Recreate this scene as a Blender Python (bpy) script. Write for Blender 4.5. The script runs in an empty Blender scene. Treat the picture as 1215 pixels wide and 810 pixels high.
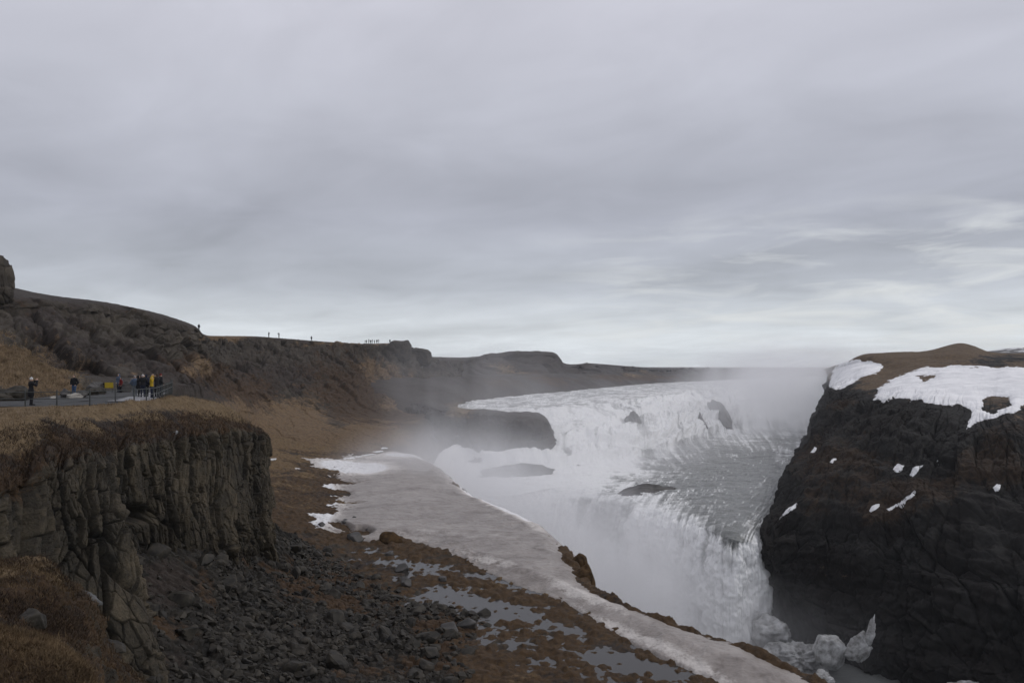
import bpy, bmesh, math, random
import numpy as np
from mathutils import Vector, Matrix

random.seed(7)
RNG = np.random.default_rng(7)
scene = bpy.context.scene
COL = scene.collection
F = 980.0                       # focal length in pixels of the 1215 px wide photograph
HX, HY = 607.5, 433.0           # where the level line of sight meets the photograph

# ------------------------------------------------------------------ camera, sky, sun, exposure
cam_d = bpy.data.cameras.new('camera')
cam = bpy.data.objects.new('camera', cam_d)
COL.objects.link(cam)
cam.location = (0, 0, 0)
cam.rotation_euler = (math.pi / 2, 0, 0)
cam_d.sensor_width = 36
cam_d.lens = 36 * F / 1215
cam_d.shift_y = (HY - 405.0) / 1215
cam_d.clip_start = 0.1
cam_d.clip_end = 20000
scene.camera = cam

SUN_AZ, SUN_EL = math.radians(78), math.radians(42)      # from over the far bank on the right, through cloud
sun_d = bpy.data.lights.new('sun', 'SUN')
sun_d.energy = 0.9
sun_d.angle = math.radians(22)
sun_d.color = (1.0, 0.97, 0.93)
sun = bpy.data.objects.new('sun', sun_d)
COL.objects.link(sun)
sdir = Vector((math.sin(SUN_AZ) * math.cos(SUN_EL), math.cos(SUN_AZ) * math.cos(SUN_EL), math.sin(SUN_EL)))
sun.rotation_euler = (-sdir).to_track_quat('-Z', 'Y').to_euler()

scene.view_settings.view_transform = 'Standard'
scene.view_settings.look = 'None'
scene.view_settings.exposure = 0.0
scene.view_settings.gamma = 1.0
scene.render.engine = 'CYCLES'
scene.cycles.max_bounces = 6
scene.cycles.diffuse_bounces = 2
scene.cycles.glossy_bounces = 2
scene.cycles.transmission_bounces = 2
scene.cycles.volume_bounces = 3
scene.cycles.transparent_max_bounces = 16
scene.cycles.volume_step_rate = 1.0
scene.cycles.volume_max_steps = 256
scene.cycles.use_denoising = True
scene.cycles.use_adaptive_sampling = True
scene.cycles.adaptive_threshold = 0.02


class NT:
    """small node-tree writer"""
    def __init__(s, tree):
        s.t = tree
        tree.nodes.clear()

    def n(s, typ, ins=None, **kw):
        nd = s.t.nodes.new(typ)
        for k, v in kw.items():
            setattr(nd, k, v)
        for k, v in (ins or {}).items():
            sock = nd.inputs[k]
            if isinstance(v, bpy.types.NodeSocket):
                s.t.links.new(v, sock)
            else:
                sock.default_value = v
        return nd

    def math(s, op, a, b=0.0, c=None, clamp=False):
        ins = {0: a, 1: b}
        if c is not None:
            ins[2] = c
        return s.n('ShaderNodeMath', ins, operation=op, use_clamp=clamp).outputs[0]

    def mix(s, f, a, b):
        nd = s.n('ShaderNodeMix', data_type='RGBA')
        for i, v in ((0, f), (6, a), (7, b)):
            if isinstance(v, bpy.types.NodeSocket):
                s.t.links.new(v, nd.inputs[i])
            else:
                nd.inputs[i].default_value = v if i == 0 else (*v[:3], 1)
        return nd.outputs[2]

    def ramp(s, f, stops, interp='LINEAR'):
        nd = s.n('ShaderNodeValToRGB', {0: f})
        cr = nd.color_ramp
        cr.interpolation = interp
        while len(cr.elements) < len(stops):
            cr.elements.new(0.5)
        for e, (p, c) in zip(cr.elements, stops):
            e.position = p
            e.color = (c, c, c, 1) if isinstance(c, (int, float)) else (*c, 1)
        return nd.outputs[0]

    def noise(s, vec, scale, detail=5, rough=0.55, dist=0.0):
        return s.n('ShaderNodeTexNoise', {'Vector': vec, 'Scale': scale, 'Detail': detail, 'Roughness': rough, 'Distortion': dist}).outputs[0]


def make_world():
    w = bpy.data.worlds.new('World')
    scene.world = w
    w.use_nodes = True
    t = NT(w.node_tree)
    gen = t.n('ShaderNodeTexCoord').outputs['Generated']
    sky = t.n('ShaderNodeTexSky', sky_type='NISHITA', sun_disc=False, sun_elevation=SUN_EL, sun_rotation=SUN_AZ)
    sep = t.n('ShaderNodeSeparateXYZ', {0: gen})
    x, y, z = sep.outputs
    zc = t.math('MAXIMUM', z, 0.0)
    den = t.math('ADD', zc, 0.10)
    px, py = t.math('DIVIDE', x, den), t.math('DIVIDE', y, den)
    pl = t.n('ShaderNodeCombineXYZ', {0: px, 1: t.math('ADD', t.math('MULTIPLY', py, 1.0), t.math('MULTIPLY', px, 0.35)), 2: 3.3}).outputs[0]
    n1 = t.noise(pl, 0.55, 4, 0.5, 0.4)
    n2 = t.noise(pl, 1.7, 6, 0.55, 0.6)
    # cloud deck: brightness by height, broken up by the noises
    base = t.ramp(t.math('MULTIPLY', zc, 2.0), [(0.0, (0.86, 0.92, 0.96)), (0.075, (0.71, 0.755, 0.795)), (0.18, (0.475, 0.502, 0.555)),
                                                (0.34, (0.415, 0.430, 0.492)), (0.60, (0.505, 0.515, 0.58)), (0.80, (0.60, 0.603, 0.675)), (1.0, (0.65, 0.65, 0.71))])
    k = t.math('ADD', t.math('MULTIPLY', t.math('SUBTRACT', n1, 0.5), 0.80), t.math('MULTIPLY', t.math('SUBTRACT', n2, 0.5), 0.36))
    k = t.math('ADD', k, 1.0)
    cl = t.n('ShaderNodeVectorMath', {0: base, 'Scale': k}, operation='SCALE').outputs[0]
    # thin bright breaks low over the right of the view
    az = t.math('DIVIDE', x, t.math('MAXIMUM', y, 0.05))
    reg = t.math('MULTIPLY', t.ramp(t.math('ADD', t.math('MULTIPLY', az, 0.7), 0.5), [(0.50, 0.0), (0.62, 0.8), (0.9, 1.0)]),
                 t.ramp(zc, [(0.0, 0.9), (0.05, 1.0), (0.13, 0.9), (0.19, 0.0)]))
    reg = t.math('MULTIPLY', reg, t.ramp(y, [(0.2, 0.0), (0.6, 1.0)]))
    brk = t.n('ShaderNodeCombineXYZ', {0: t.math('MULTIPLY', az, 7.0), 1: t.math('MULTIPLY', zc, 48.0), 2: 4.2}).outputs[0]
    n3 = t.noise(brk, 0.9, 6, 0.55, 0.5)
    bm = t.math('MULTIPLY', reg, t.ramp(n3, [(0.47, 0.0), (0.68, 1.0)]))
    cl = t.mix(t.math('MULTIPLY', bm, 0.75), cl, (0.80, 0.82, 0.82))
    # below the horizon the land takes over: plain dull grey
    cl = t.mix(t.ramp(z, [(0.0, 1.0), (0.004, 0.0)]), cl, (0.10, 0.10, 0.11)) if False else cl
    cl10 = t.n('ShaderNodeVectorMath', {0: cl, 'Scale': 10.0}, operation='SCALE').outputs[0]
    fin = t.mix(0.95, sky.outputs[0], cl10)
    bg = t.n('ShaderNodeBackground', {0: fin, 1: 0.1})
    t.n('ShaderNodeOutputWorld', {0: bg.outputs[0]})


make_world()


# ------------------------------------------------------------------ helpers: points, noise, grids
def P(px, py, d):
    return np.array([(px - HX) / F * d, d, -(py - HY) / F * d])


def Z(px, py, z):
    return P(px, py, -z * F / (py - HY))


def proj(V):
    return HX + F * V[..., 0] / V[..., 1], HY - F * V[..., 2] / V[..., 1]


def _h(ix, iy, iz, seed):
    h = (ix.astype(np.uint32) * np.uint32(374761393) + iy.astype(np.uint32) * np.uint32(668265263)
         + iz.astype(np.uint32) * np.uint32(2147483647) + np.uint32(seed * 974634777 & 0xffffffff))
    h = (h ^ (h >> np.uint32(13))) * np.uint32(1274126177)
    h = (h ^ (h >> np.uint32(16))) * np.uint32(2246822519)
    h = h ^ (h >> np.uint32(15))
    return h.astype(np.float32) * np.float32(1 / 4294967296.0)


def vnoise(p, seed=0):
    """value noise, -1..1"""
    pi = np.floor(p)
    f = (p - pi).astype(np.float32)
    pi = pi.astype(np.int64)
    f = f * f * f * (f * (f * 6 - 15) + 10)
    ix, iy, iz = pi[..., 0], pi[..., 1], pi[..., 2]
    fx, fy, fz = f[..., 0], f[..., 1], f[..., 2]
    r = 0
    for dx in (0, 1):
        wx = fx if dx else 1 - fx
        for dy in (0, 1):
            wy = fy if dy else 1 - fy
            for dz in (0, 1):
                wz = fz if dz else 1 - fz
                r = r + wx * wy * wz * _h(ix + dx, iy + dy, iz + dz, seed)
    return r * 2 - 1


ROT = np.array([[0.0, 0.8, 0.6], [-0.8, 0.36, -0.48], [-0.6, -0.48, 0.64]])


def fbm(p, scale, octaves=4, rough=0.5, seed=0, ridged=False):
    q = np.asarray(p) / scale
    a, s, r = 1.0, 0.0, 0
    for o in range(octaves):
        v = vnoise(q, seed + o)
        r = r + a * ((1 - 2 * np.abs(v)) if ridged else v)
        s += a
        a *= rough
        q = q @ ROT.T * 2.03 + 11.3
    return r / s


def worley(x, y, seed=0, jit=0.9, offs=None):
    ix, iy = np.floor(x).astype(np.int64), np.floor(y).astype(np.int64)
    f1 = np.full(x.shape, 9.0, np.float32)
    f2 = f1.copy()
    cid = np.zeros(x.shape, np.float32)
    for dx in (-1, 0, 1):
        for dy in (-1, 0, 1):
            cx, cy = ix + dx, iy + dy
            jx = 0.5 + jit * (_h(cx, cy, cx * 0, seed) - 0.5)
            jy = 0.5 + jit * (_h(cx, cy, cx * 0 + 1, seed) - 0.5)
            d = np.sqrt((cx + jx - x) ** 2 + (cy + jy - y) ** 2).astype(np.float32)
            c = _h(cx, cy, cx * 0 + 2, seed)
            near = d < f1
            if offs is not None:
                offs[0] = np.where(near, x - cx - jx, offs[0])
                offs[1] = np.where(near, y - cy - jy, offs[1])
            f2 = np.where(near, f1, np.minimum(f2, d))
            cid = np.where(near, c, cid)
            f1 = np.where(near, d, f1)
    return f1, f2, cid


def facets(x, y, seed, amp, tilt, crack, cw):
    """broken rock face: every cell its own depth and tilt, a fissure round it"""
    of = [np.zeros(x.shape, np.float32), np.zeros(x.shape, np.float32)]
    a, b, c = worley(x, y, seed, 0.95, of)
    tx, ty = (c * 7.13) % 1 - 0.5, (c * 13.7) % 1 - 0.5
    return (c - 0.5) * amp + (of[0] * tx + of[1] * ty) * tilt - np.exp(-((b - a) / cw) ** 2) * crack, c, b - a


def sstep(a, b, x):
    t = np.clip((x - a) / (b - a), 0, 1)
    return t * t * (3 - 2 * t)


def _hermite(t, Pt, q, k=1.0):
    Pt = np.asarray(Pt, float)
    m = np.zeros_like(Pt)
    sh = (-1,) + (1,) * (Pt.ndim - 1)
    dt = np.diff(t).reshape(sh)
    sl = np.diff(Pt, axis=0) / dt
    m[0], m[-1] = sl[0], sl[-1]
    if len(t) > 2:
        m[1:-1] = (sl[:-1] * dt[1:] + sl[1:] * dt[:-1]) / (dt[1:] + dt[:-1])
    m *= k
    i = np.clip(np.searchsorted(t, q, side='right') - 1, 0, len(t) - 2)
    h = (t[i + 1] - t[i])
    u = ((q - t[i]) / h)
    u, h = u.reshape(sh), h.reshape(sh)
    return ((1 + 2 * u) * (1 - u) ** 2 * Pt[i] + u * (1 - u) ** 2 * h * m[i]
            + u * u * (3 - 2 * u) * Pt[i + 1] + u * u * (u - 1) * h * m[i + 1])


def loft(rows, nr, ns, kr=0.7, ks=0.9, vw=None, sw=None):
    """rows[R][S] of points -> smooth grid [nr, ns, 3], and the row / station parameter of each grid line.
    vw, sw: weights that put more grid lines between some rows or stations than their length asks for"""
    C = np.array(rows, float)
    R, S = C.shape[:2]
    dv = np.linalg.norm(np.diff(C, axis=0), axis=2).mean(1) + 1e-6
    ds = np.linalg.norm(np.diff(C, axis=1), axis=2).mean(0) + 1e-6
    if vw is not None:
        dv = dv * np.array(vw)
    if sw is not None:
        ds = ds * np.array(sw)
    tv, ts = np.r_[0, np.cumsum(dv)], np.r_[0, np.cumsum(ds)]
    qv, qs = np.linspace(0, tv[-1], nr), np.linspace(0, ts[-1], ns)
    G = _hermite(ts, C.transpose(1, 0, 2), qs, ks).transpose(1, 0, 2)
    G = _hermite(tv, G, qv, kr)
    return G, np.interp(qv, tv, np.arange(R)), np.interp(qs, ts, np.arange(S))


def normals(G, sign=1):
    n = np.cross(np.gradient(G, axis=1), np.gradient(G, axis=0)) * sign
    return n / (np.linalg.norm(n, axis=2, keepdims=True) + 1e-9)


def smooth2(A, n=1):
    for _ in range(n):
        A = A.copy()
        A[1:-1] = (A[:-2] + 2 * A[1:-1] + A[2:]) / 4
        A[:, 1:-1] = (A[:, :-2] + 2 * A[:, 1:-1] + A[:, 2:]) / 4
    return A


def seg_sd(x, y, poly):
    """signed distance to a closed polygon, positive inside"""
    poly = np.asarray(poly, float)
    d2 = np.full(x.shape, 1e18)
    ins = np.zeros(x.shape, bool)
    for i in range(len(poly)):
        (x0, y0), (x1, y1) = poly[i], poly[(i + 1) % len(poly)]
        ex, ey = x1 - x0, y1 - y0
        t = np.clip(((x - x0) * ex + (y - y0) * ey) / (ex * ex + ey * ey + 1e-12), 0, 1)
        d2 = np.minimum(d2, (x - x0 - t * ex) ** 2 + (y - y0 - t * ey) ** 2)
        c = (y0 > y) != (y1 > y)
        with np.errstate(divide='ignore', invalid='ignore'):
            ins ^= c & (x < (x1 - x0) * (y - y0) / (y1 - y0 + 1e-30) + x0)
    return np.where(ins, 1, -1) * np.sqrt(d2)


def mesh_raw(name, V, Fq, mat, attrs=None, smooth=True, parent=None):
    me = bpy.data.meshes.new(name)
    V = np.ascontiguousarray(V, np.float32).reshape(-1, 3)
    Fq = np.asarray(Fq, np.int32)
    k = Fq.shape[1]
    me.vertices.add(len(V))
    me.vertices.foreach_set('co', V.ravel())
    me.loops.add(Fq.size)
    me.loops.foreach_set('vertex_index', Fq.ravel())
    me.polygons.add(len(Fq))
    me.polygons.foreach_set('loop_start', np.arange(0, Fq.size, k, dtype=np.int32))
    me.polygons.foreach_set('use_smooth', np.full(len(Fq), smooth, bool))
    for an, av in (attrs or {}).items():
        av = np.asarray(av, np.float32)
        if av.ndim == 2:
            a = me.attributes.new(an, 'FLOAT_COLOR', 'POINT')
            if av.shape[1] == 3:
                av = np.c_[av, np.ones(len(av), np.float32)]
            a.data.foreach_set('color', np.ascontiguousarray(av, np.float32).ravel())
        else:
            a = me.attributes.new(an, 'FLOAT', 'POINT')
            a.data.foreach_set('value', np.ascontiguousarray(av).ravel())
    me.update(calc_edges=True)
    if mat:
        me.materials.append(mat)
    o = bpy.data.objects.new(name, me)
    COL.objects.link(o)
    o.parent = parent
    return o


def grid_mesh(name, G, mat, attrs=None, keep=None, flip=False, smooth=True):
    nr, ns = G.shape[:2]
    idx = np.arange(nr * ns).reshape(nr, ns)
    q = np.stack([idx[:-1, :-1], idx[:-1, 1:], idx[1:, 1:], idx[1:, :-1]], -1)
    if keep is not None:
        kq = keep[:-1, :-1] | keep[:-1, 1:] | keep[1:, 1:] | keep[1:, :-1]
        q = q[kq]
    q = q.reshape(-1, 4)
    if flip:
        q = q[:, ::-1]
    V = G.reshape(-1, 3)
    at = {k: (v.reshape(-1, v.shape[-1]) if v.ndim == 3 else v.reshape(-1)) for k, v in (attrs or {}).items()}
    if keep is not None:
        used = np.unique(q)
        m = np.zeros(nr * ns, np.int64)
        m[used] = np.arange(len(used))
        q, V = m[q], V[used]
        at = {k: v[used] for k, v in at.items()}
    return mesh_raw(name, V, q, mat, at, smooth)


def tag(o, label=None, cat=None, group=None, kind=None):
    if label:
        o['label'] = label
    if cat:
        o['category'] = cat
    if group:
        o['group'] = group
    if kind:
        o['kind'] = kind
    return o


def struct(o):
    return tag(o, kind='structure')


def empty(name, loc, rz=0.0):
    o = bpy.data.objects.new(name, None)
    COL.objects.link(o)
    o.location = loc
    o.rotation_euler = (0, 0, rz)
    o.empty_display_size = 0.3
    return o


def px_blob(px, py, blobs):
    """soft patches of ground cover: (centre x, centre y, radius x, radius y, tilt, strength)"""
    r = np.zeros_like(px)
    for (cx, cy, rx, ry, a, s) in blobs:
        ca, sa = math.cos(math.radians(a)), math.sin(math.radians(a))
        u, v = (px - cx), (py - cy)
        u, v = (u * ca + v * sa) / rx, (-u * sa + v * ca) / ry
        r = np.maximum(r, s * np.exp(-(u * u + v * v) ** 1.3))
    return r


# ------------------------------------------------------------------ materials
def mat_new(name):
    m = bpy.data.materials.new(name)
    m.use_nodes = True
    return m, NT(m.node_tree)


def mat_terrain(name, rockA, rockB, grassA=(0.205, 0.148, 0.085), grassB=(0.098, 0.066, 0.036), mossA=(0.078, 0.046, 0.023), mossB=(0.030, 0.019, 0.012),
                shrub=(0.038, 0.029, 0.024), scale=1.0, cracks=0.0, bump=0.3, rough=0.9):
    """bare rock with dry grass (R of attribute w), rusty moss (G) and dark heath (B) over it"""
    m, t = mat_new(name)
    pos = t.n('ShaderNodeNewGeometry').outputs['Position']
    w = t.n('ShaderNodeSeparateColor', {0: t.n('ShaderNodeAttribute', attribute_name='w').outputs['Color']})
    wr, wg, wb = w.outputs
    n1 = t.noise(pos, 0.35 / scale, 6, 0.6)
    n2 = t.noise(pos, 2.1 / scale, 7, 0.65)
    n3 = t.noise(pos, 9.0 / scale, 6, 0.7)
    bw = t.n('ShaderNodeAttribute', attribute_name='cell').outputs['Fac']
    fr = t.math('ADD', t.math('ADD', t.math('MULTIPLY', bw, 0.45), t.math('MULTIPLY', n2, 0.5)), t.math('MULTIPLY', n1, 0.35))
    rock = t.mix(t.ramp(fr, [(0.40, 0.0), (0.66, 0.35), (0.92, 1.0)]), rockA, rockB)
    rock = t.mix(t.ramp(n3, [(0.3, 0.55), (0.62, 0.0)]), rock, tuple(c * 0.35 for c in rockA))
    fg = t.math('ADD', t.math('MULTIPLY', n2, 0.55), t.math('MULTIPLY', n3, 0.45))
    grass = t.mix(t.ramp(fg, [(0.38, 0.0), (0.62, 1.0)]), grassB, grassA)
    moss = t.mix(t.ramp(fg, [(0.38, 0.0), (0.64, 1.0)]), mossB, mossA)
    dark = t.mix(t.ramp(fg, [(0.40, 0.0), (0.70, 1.0)]), tuple(c * 0.55 for c in shrub), tuple(c * 1.5 for c in shrub))

    def cover(wt, amt):   # ragged edges for each cover
        e = t.math('ADD', wt, t.math('MULTIPLY', t.math('SUBTRACT', fg, 0.5), amt))
        return t.ramp(e, [(0.40, 0.0), (0.60, 1.0)])
    c = t.mix(cover(wb, 1.1), rock, dark)
    c = t.mix(cover(wg, 1.1), c, moss)
    c = t.mix(cover(wr, 1.1), c, grass)
    h = t.math('ADD', t.math('MULTIPLY', n2, 0.6), t.math('MULTIPLY', n3, 0.4))
    b = t.n('ShaderNodeBump', {'Height': h, 'Strength': bump, 'Distance': 0.4 * scale})
    bs = t.n('ShaderNodeBsdfPrincipled', {'Base Color': c, 'Roughness': rough, 'Normal': b.outputs[0], 'Specular IOR Level': 0.25})
    t.n('ShaderNodeOutputMaterial', {0: bs.outputs[0]})
    return m


def mat_noise(name, cA, cB, scale=1.0, rough=0.8, bump=0.2, dist=0.1, lo=0.35, hi=0.65, spec=0.3, detail=6):
    m, t = mat_new(name)
    co = t.n('ShaderNodeTexCoord').outputs['Object']
    n = t.noise(co, scale, detail, 0.62)
    c = t.mix(t.ramp(n, [(lo, 0.0), (hi, 1.0)]), cA, cB)
    b = t.n('ShaderNodeBump', {'Height': n, 'Strength': bump, 'Distance': dist})
    bs = t.n('ShaderNodeBsdfPrincipled', {'Base Color': c, 'Roughness': rough, 'Normal': b.outputs[0], 'Specular IOR Level': spec})
    t.n('ShaderNodeOutputMaterial', {0: bs.outputs[0]})
    return m


M_cliff = mat_terrain('basalt_cliff', (0.018, 0.0173, 0.0155), (0.145, 0.115, 0.075), bump=0.8)
M_hill = mat_terrain('hillside', (0.038, 0.031, 0.025), (0.092, 0.077, 0.058), grassA=(0.180, 0.122, 0.068), grassB=(0.085, 0.056, 0.033), scale=1.6, bump=0.7)
M_far = mat_terrain('far_ridge', (0.055, 0.050, 0.048), (0.11, 0.10, 0.09), scale=6.0, bump=0.5)
M_right = mat_terrain('dark_cliff', (0.009, 0.0085, 0.008), (0.030, 0.028, 0.026), grassA=(0.135, 0.092, 0.054), grassB=(0.055, 0.038, 0.024),
                      mossA=(0.044, 0.028, 0.017), mossB=(0.016, 0.011, 0.008), shrub=(0.011, 0.009, 0.008), scale=1.6, bump=0.5)
M_scree = mat_terrain('scree_ground', (0.012, 0.011, 0.0095), (0.036, 0.031, 0.025), bump=0.6)
M_shelf = mat_terrain('shelf_ground', (0.035, 0.031, 0.026), (0.08, 0.07, 0.055), mossA=(0.095, 0.056, 0.025), mossB=(0.030, 0.019, 0.011), grassA=(0.17, 0.115, 0.058), grassB=(0.085, 0.054, 0.028), bump=0.8)
M_rock = mat_noise('wet_rock', (0.018, 0.017, 0.016), (0.06, 0.056, 0.05), 0.8, 0.6, 0.5, 0.2)
M_snow = mat_noise('snow', (0.66, 0.665, 0.68), (0.84, 0.84, 0.85), 0.22, 0.7, 0.35, 0.3, detail=8)


def mat_water():
    m, t = mat_new('river_water')
    pos = t.n('ShaderNodeNewGeometry').outputs['Position']
    foam = t.n('ShaderNodeAttribute', attribute_name='foam').outputs['Fac']
    n = t.noise(pos, 1.1, 6, 0.65)
    n2 = t.noise(pos, 0.22, 5, 0.6)
    f = t.math('ADD', foam, t.math('MULTIPLY', t.math('SUBTRACT', n, 0.5), 0.55))
    f = t.ramp(f, [(0.30, 0.0), (0.72, 1.0)])
    wat = t.mix(n2, (0.135, 0.142, 0.138), (0.205, 0.210, 0.203))
    c = t.mix(f, wat, (0.76, 0.765, 0.765))
    r = t.math('ADD', t.math('MULTIPLY', f, 0.5), 0.32)
    b = t.n('ShaderNodeBump', {'Height': n, 'Strength': 0.6, 'Distance': 0.35})
    bs = t.n('ShaderNodeBsdfPrincipled', {'Base Color': c, 'Roughness': r, 'Normal': b.outputs[0], 'IOR': 1.33})
    t.n('ShaderNodeOutputMaterial', {0: bs.outputs[0]})
    return m


M_water = mat_water()


def mat_pool():
    m, t = mat_new('pool_water')
    pos = t.n('ShaderNodeNewGeometry').outputs['Position']
    n = t.noise(pos, 0.8, 3, 0.5)
    b = t.n('ShaderNodeBump', {'Height': n, 'Strength': 0.12, 'Distance': 0.05})
    bs = t.n('ShaderNodeBsdfPrincipled', {'Base Color': (0.030, 0.027, 0.024, 1), 'Roughness': 0.16, 'Normal': b.outputs[0], 'IOR': 1.33})
    t.n('ShaderNodeOutputMaterial', {0: bs.outputs[0]})
    return m


M_pool = mat_pool()


def mat_ice():
    m, t = mat_new('ice')
    pos = t.n('ShaderNodeNewGeometry').outputs['Position']
    crust = t.n('ShaderNodeAttribute', attribute_name='crust').outputs['Fac']
    mp = t.n('ShaderNodeMapping', {0: pos, 'Rotation': (0, 0, math.radians(65)), 'Scale': (0.06, 0.15, 1)}).outputs[0]
    st = t.noise(mp, 1.0, 8, 0.66, 1.6)
    n = t.noise(pos, 0.5, 8, 0.65, 0.6)
    nf = t.noise(pos, 4.0, 6, 0.7)
    grey = t.mix(t.ramp(t.math('ADD', t.math('MULTIPLY', st, 0.6), t.math('MULTIPLY', n, 0.4)), [(0.36, 0.0), (0.64, 1.0)]), (0.175, 0.152, 0.138), (0.345, 0.314, 0.292))
    k = t.math('ADD', crust, t.math('MULTIPLY', t.math('SUBTRACT', t.math('ADD', t.math('MULTIPLY', n, 0.5), t.math('MULTIPLY', nf, 0.5)), 0.5), 1.6))
    k = t.ramp(k, [(0.42, 0.0), (0.66, 1.0)])
    c = t.mix(k, grey, (0.52, 0.49, 0.465))
    c = t.mix(t.ramp(crust, [(0.70, 0.0), (0.80, 1.0)]), c, (0.70, 0.70, 0.71))
    dirt = t.ramp(t.math('ADD', t.math('MULTIPLY', nf, 0.5), t.math('MULTIPLY', n, 0.5)), [(0.33, 0.7), (0.46, 0.0)])
    c = t.mix(dirt, c, (0.13, 0.105, 0.085))
    b = t.n('ShaderNodeBump', {'Height': t.math('ADD', n, t.math('MULTIPLY', nf, 0.35)), 'Strength': 0.55, 'Distance': 0.3})
    bs = t.n('ShaderNodeBsdfPrincipled', {'Base Color': c, 'Roughness': t.math('ADD', t.math('MULTIPLY', k, 0.3), 0.38), 'Normal': b.outputs[0], 'IOR': 1.31})
    t.n('ShaderNodeOutputMaterial', {0: bs.outputs[0]})
    return m


M_ice = mat_ice()


# ------------------------------------------------------------------ LAND 1: the hillside behind the path, up to the plateau
def rowsP(rows):
    return [[P(*q) for q in r] for r in rows]


hill_rows = rowsP([
    # beyond the edge, going back over the plateau
    [(-300, 300, 260), (-150, 305, 260), (0, 338, 260), (60, 350, 270), (120, 358, 280), (180, 370, 300), (222, 383, 320), (242, 397, 380), (260, 399, 430), (310, 400, 440), (360, 404, 470), (430, 408, 520), (470, 408, 540), (495, 414, 560), (512, 423, 600), (550, 426, 700)],
    # skyline
    [(-300, 296, 100), (-150, 318, 110), (0, 350, 130), (60, 357, 140), (120, 362, 152), (180, 374, 165), (222, 387, 182), (240, 398, 235), (260, 400, 280), (310, 400.5, 300), (360, 404.5, 330), (430, 409, 368), (470, 409, 385), (495, 416, 400), (512, 424, 425), (550, 428, 480)],
    [(-300, 320, 96), (-150, 338, 106), (0, 364, 126), (60, 371, 136), (120, 378, 148), (180, 389, 161), (222, 398, 178), (240, 405, 225), (260, 405, 272), (310, 405, 293), (360, 410, 322), (430, 414, 362), (470, 415, 378), (495, 424, 390), (512, 430, 415), (550, 433, 470)],
    # foot of the dark crags
    [(-300, 375, 80), (-150, 385, 88), (0, 398, 96), (60, 414, 104), (120, 420, 126), (180, 424, 150), (222, 428, 168), (240, 430, 196), (260, 431, 232), (310, 432, 262), (360, 437, 290), (430, 443, 330), (470, 447, 350), (495, 450, 362), (512, 450, 385), (550, 450, 440)],
    [(-300, 420, 68), (-150, 426, 72), (0, 430, 76), (60, 442, 83), (120, 445, 100), (180, 448, 112), (222, 456, 132), (240, 460, 150), (260, 464, 172), (310, 472, 210), (360, 480, 235), (430, 486, 268), (470, 488, 292), (495, 488, 312), (512, 484, 335), (550, 472, 385)],
    # foot
    [(-300, 476, 55), (-150, 474, 57), (0, 468, 62), (60, 465, 70), (120, 462, 78), (180, 466, 86), (205, 474, 96), (225, 486, 110), (255, 510, 138), (310, 545, 176), (360, 547, 178), (430, 541, 186), (470, 534, 198), (495, 525, 215), (515, 512, 245), (556, 484, 312)],
    [(-300, 530, 52), (-150, 520, 54), (0, 505, 57), (60, 495, 66), (120, 485, 75), (180, 490, 84), (200, 502, 94), (222, 520, 106), (260, 545, 132), (312, 570, 170), (365, 575, 170), (435, 572, 175), (475, 565, 186), (500, 556, 200), (525, 540, 228), (568, 505, 290)],
])
HG, hv, hs = loft(hill_rows, 460, 1150, kr=0.55, vw=[0.15, 1.6, 1.0, 1.0, 1.0, 0.6], sw=[0.3, 0.6] + [1] * 13)
hx, hy = proj(HG)
nH = normals(HG)
if nH[..., 2].mean() < 0:
    nH = -nH
D = HG[..., 1]
cragw = np.interp(hv, [0, 0.85, 1.0, 1.8, 3.0, 3.6, 4.4, 7], [0, 0, 0.45, 1, 1, 0.55, 0.12, 0.1])[:, None]
und = fbm(HG, 26, 4, 0.5, 3) * 1.6 + fbm(HG, 7, 4, 0.55, 5) * 0.55
edge = np.interp(hv, [0, 0.85, 1.0, 1.35, 5, 6], [0.15, 0.2, 0.5, 1, 1, 0.7])[:, None]
near_path = np.interp(hv, [3.6, 4.4, 6], [1, 0.3, 0.3])[:, None]
rid = fbm(HG, 9, 5, 0.6, 9, ridged=True)
gully = fbm(HG * np.array([1, 1, 0.25]), 11, 4, 0.55, 29, ridged=True)
f1, f2, cid = worley(HG[..., 0] * 0.22 + HG[..., 1] * 0.17 + fbm(HG, 6, 2, .5, 12) * .5, HG[..., 2] * 0.22 + fbm(HG, 9, 2, .5, 13) * .4, 4)
hwa = HG[..., 0] * 0.8 + HG[..., 1] * 0.6 + fbm(HG, 5, 3, .5, 212) * 1.6
hwz = HG[..., 2] + fbm(HG, 7, 3, .5, 213) * 1.5
q1, qc1, qe1 = facets(hwa / 4.5, hwz / 3.4, 214, 2.6, 2.0, 0.9, 0.06)
q2, qc2, qe2 = facets(hwa / 1.6, hwz / 1.3, 215, 0.9, 0.8, 0.4, 0.08)
cid = 0.5 * qc1 + 0.5 * qc2
crag = (rid * 0.7 + q1 + q2 - 0.5) * cragw
fine = fbm(HG, 1.5, 5, 0.65, 33) * 0.45 * np.clip(HG[..., 1] / 140, 0.5, 2.2)
disp = fine * near_path * np.clip(edge + 0.25, 0, 1) + und * edge * near_path + crag * edge + gully * 1.0 * np.interp(hv, [2.5, 3.5, 5, 6], [0, 1, 0.5, 0.2])[:, None] * near_path
HG = HG + nH * disp[..., None]
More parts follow.
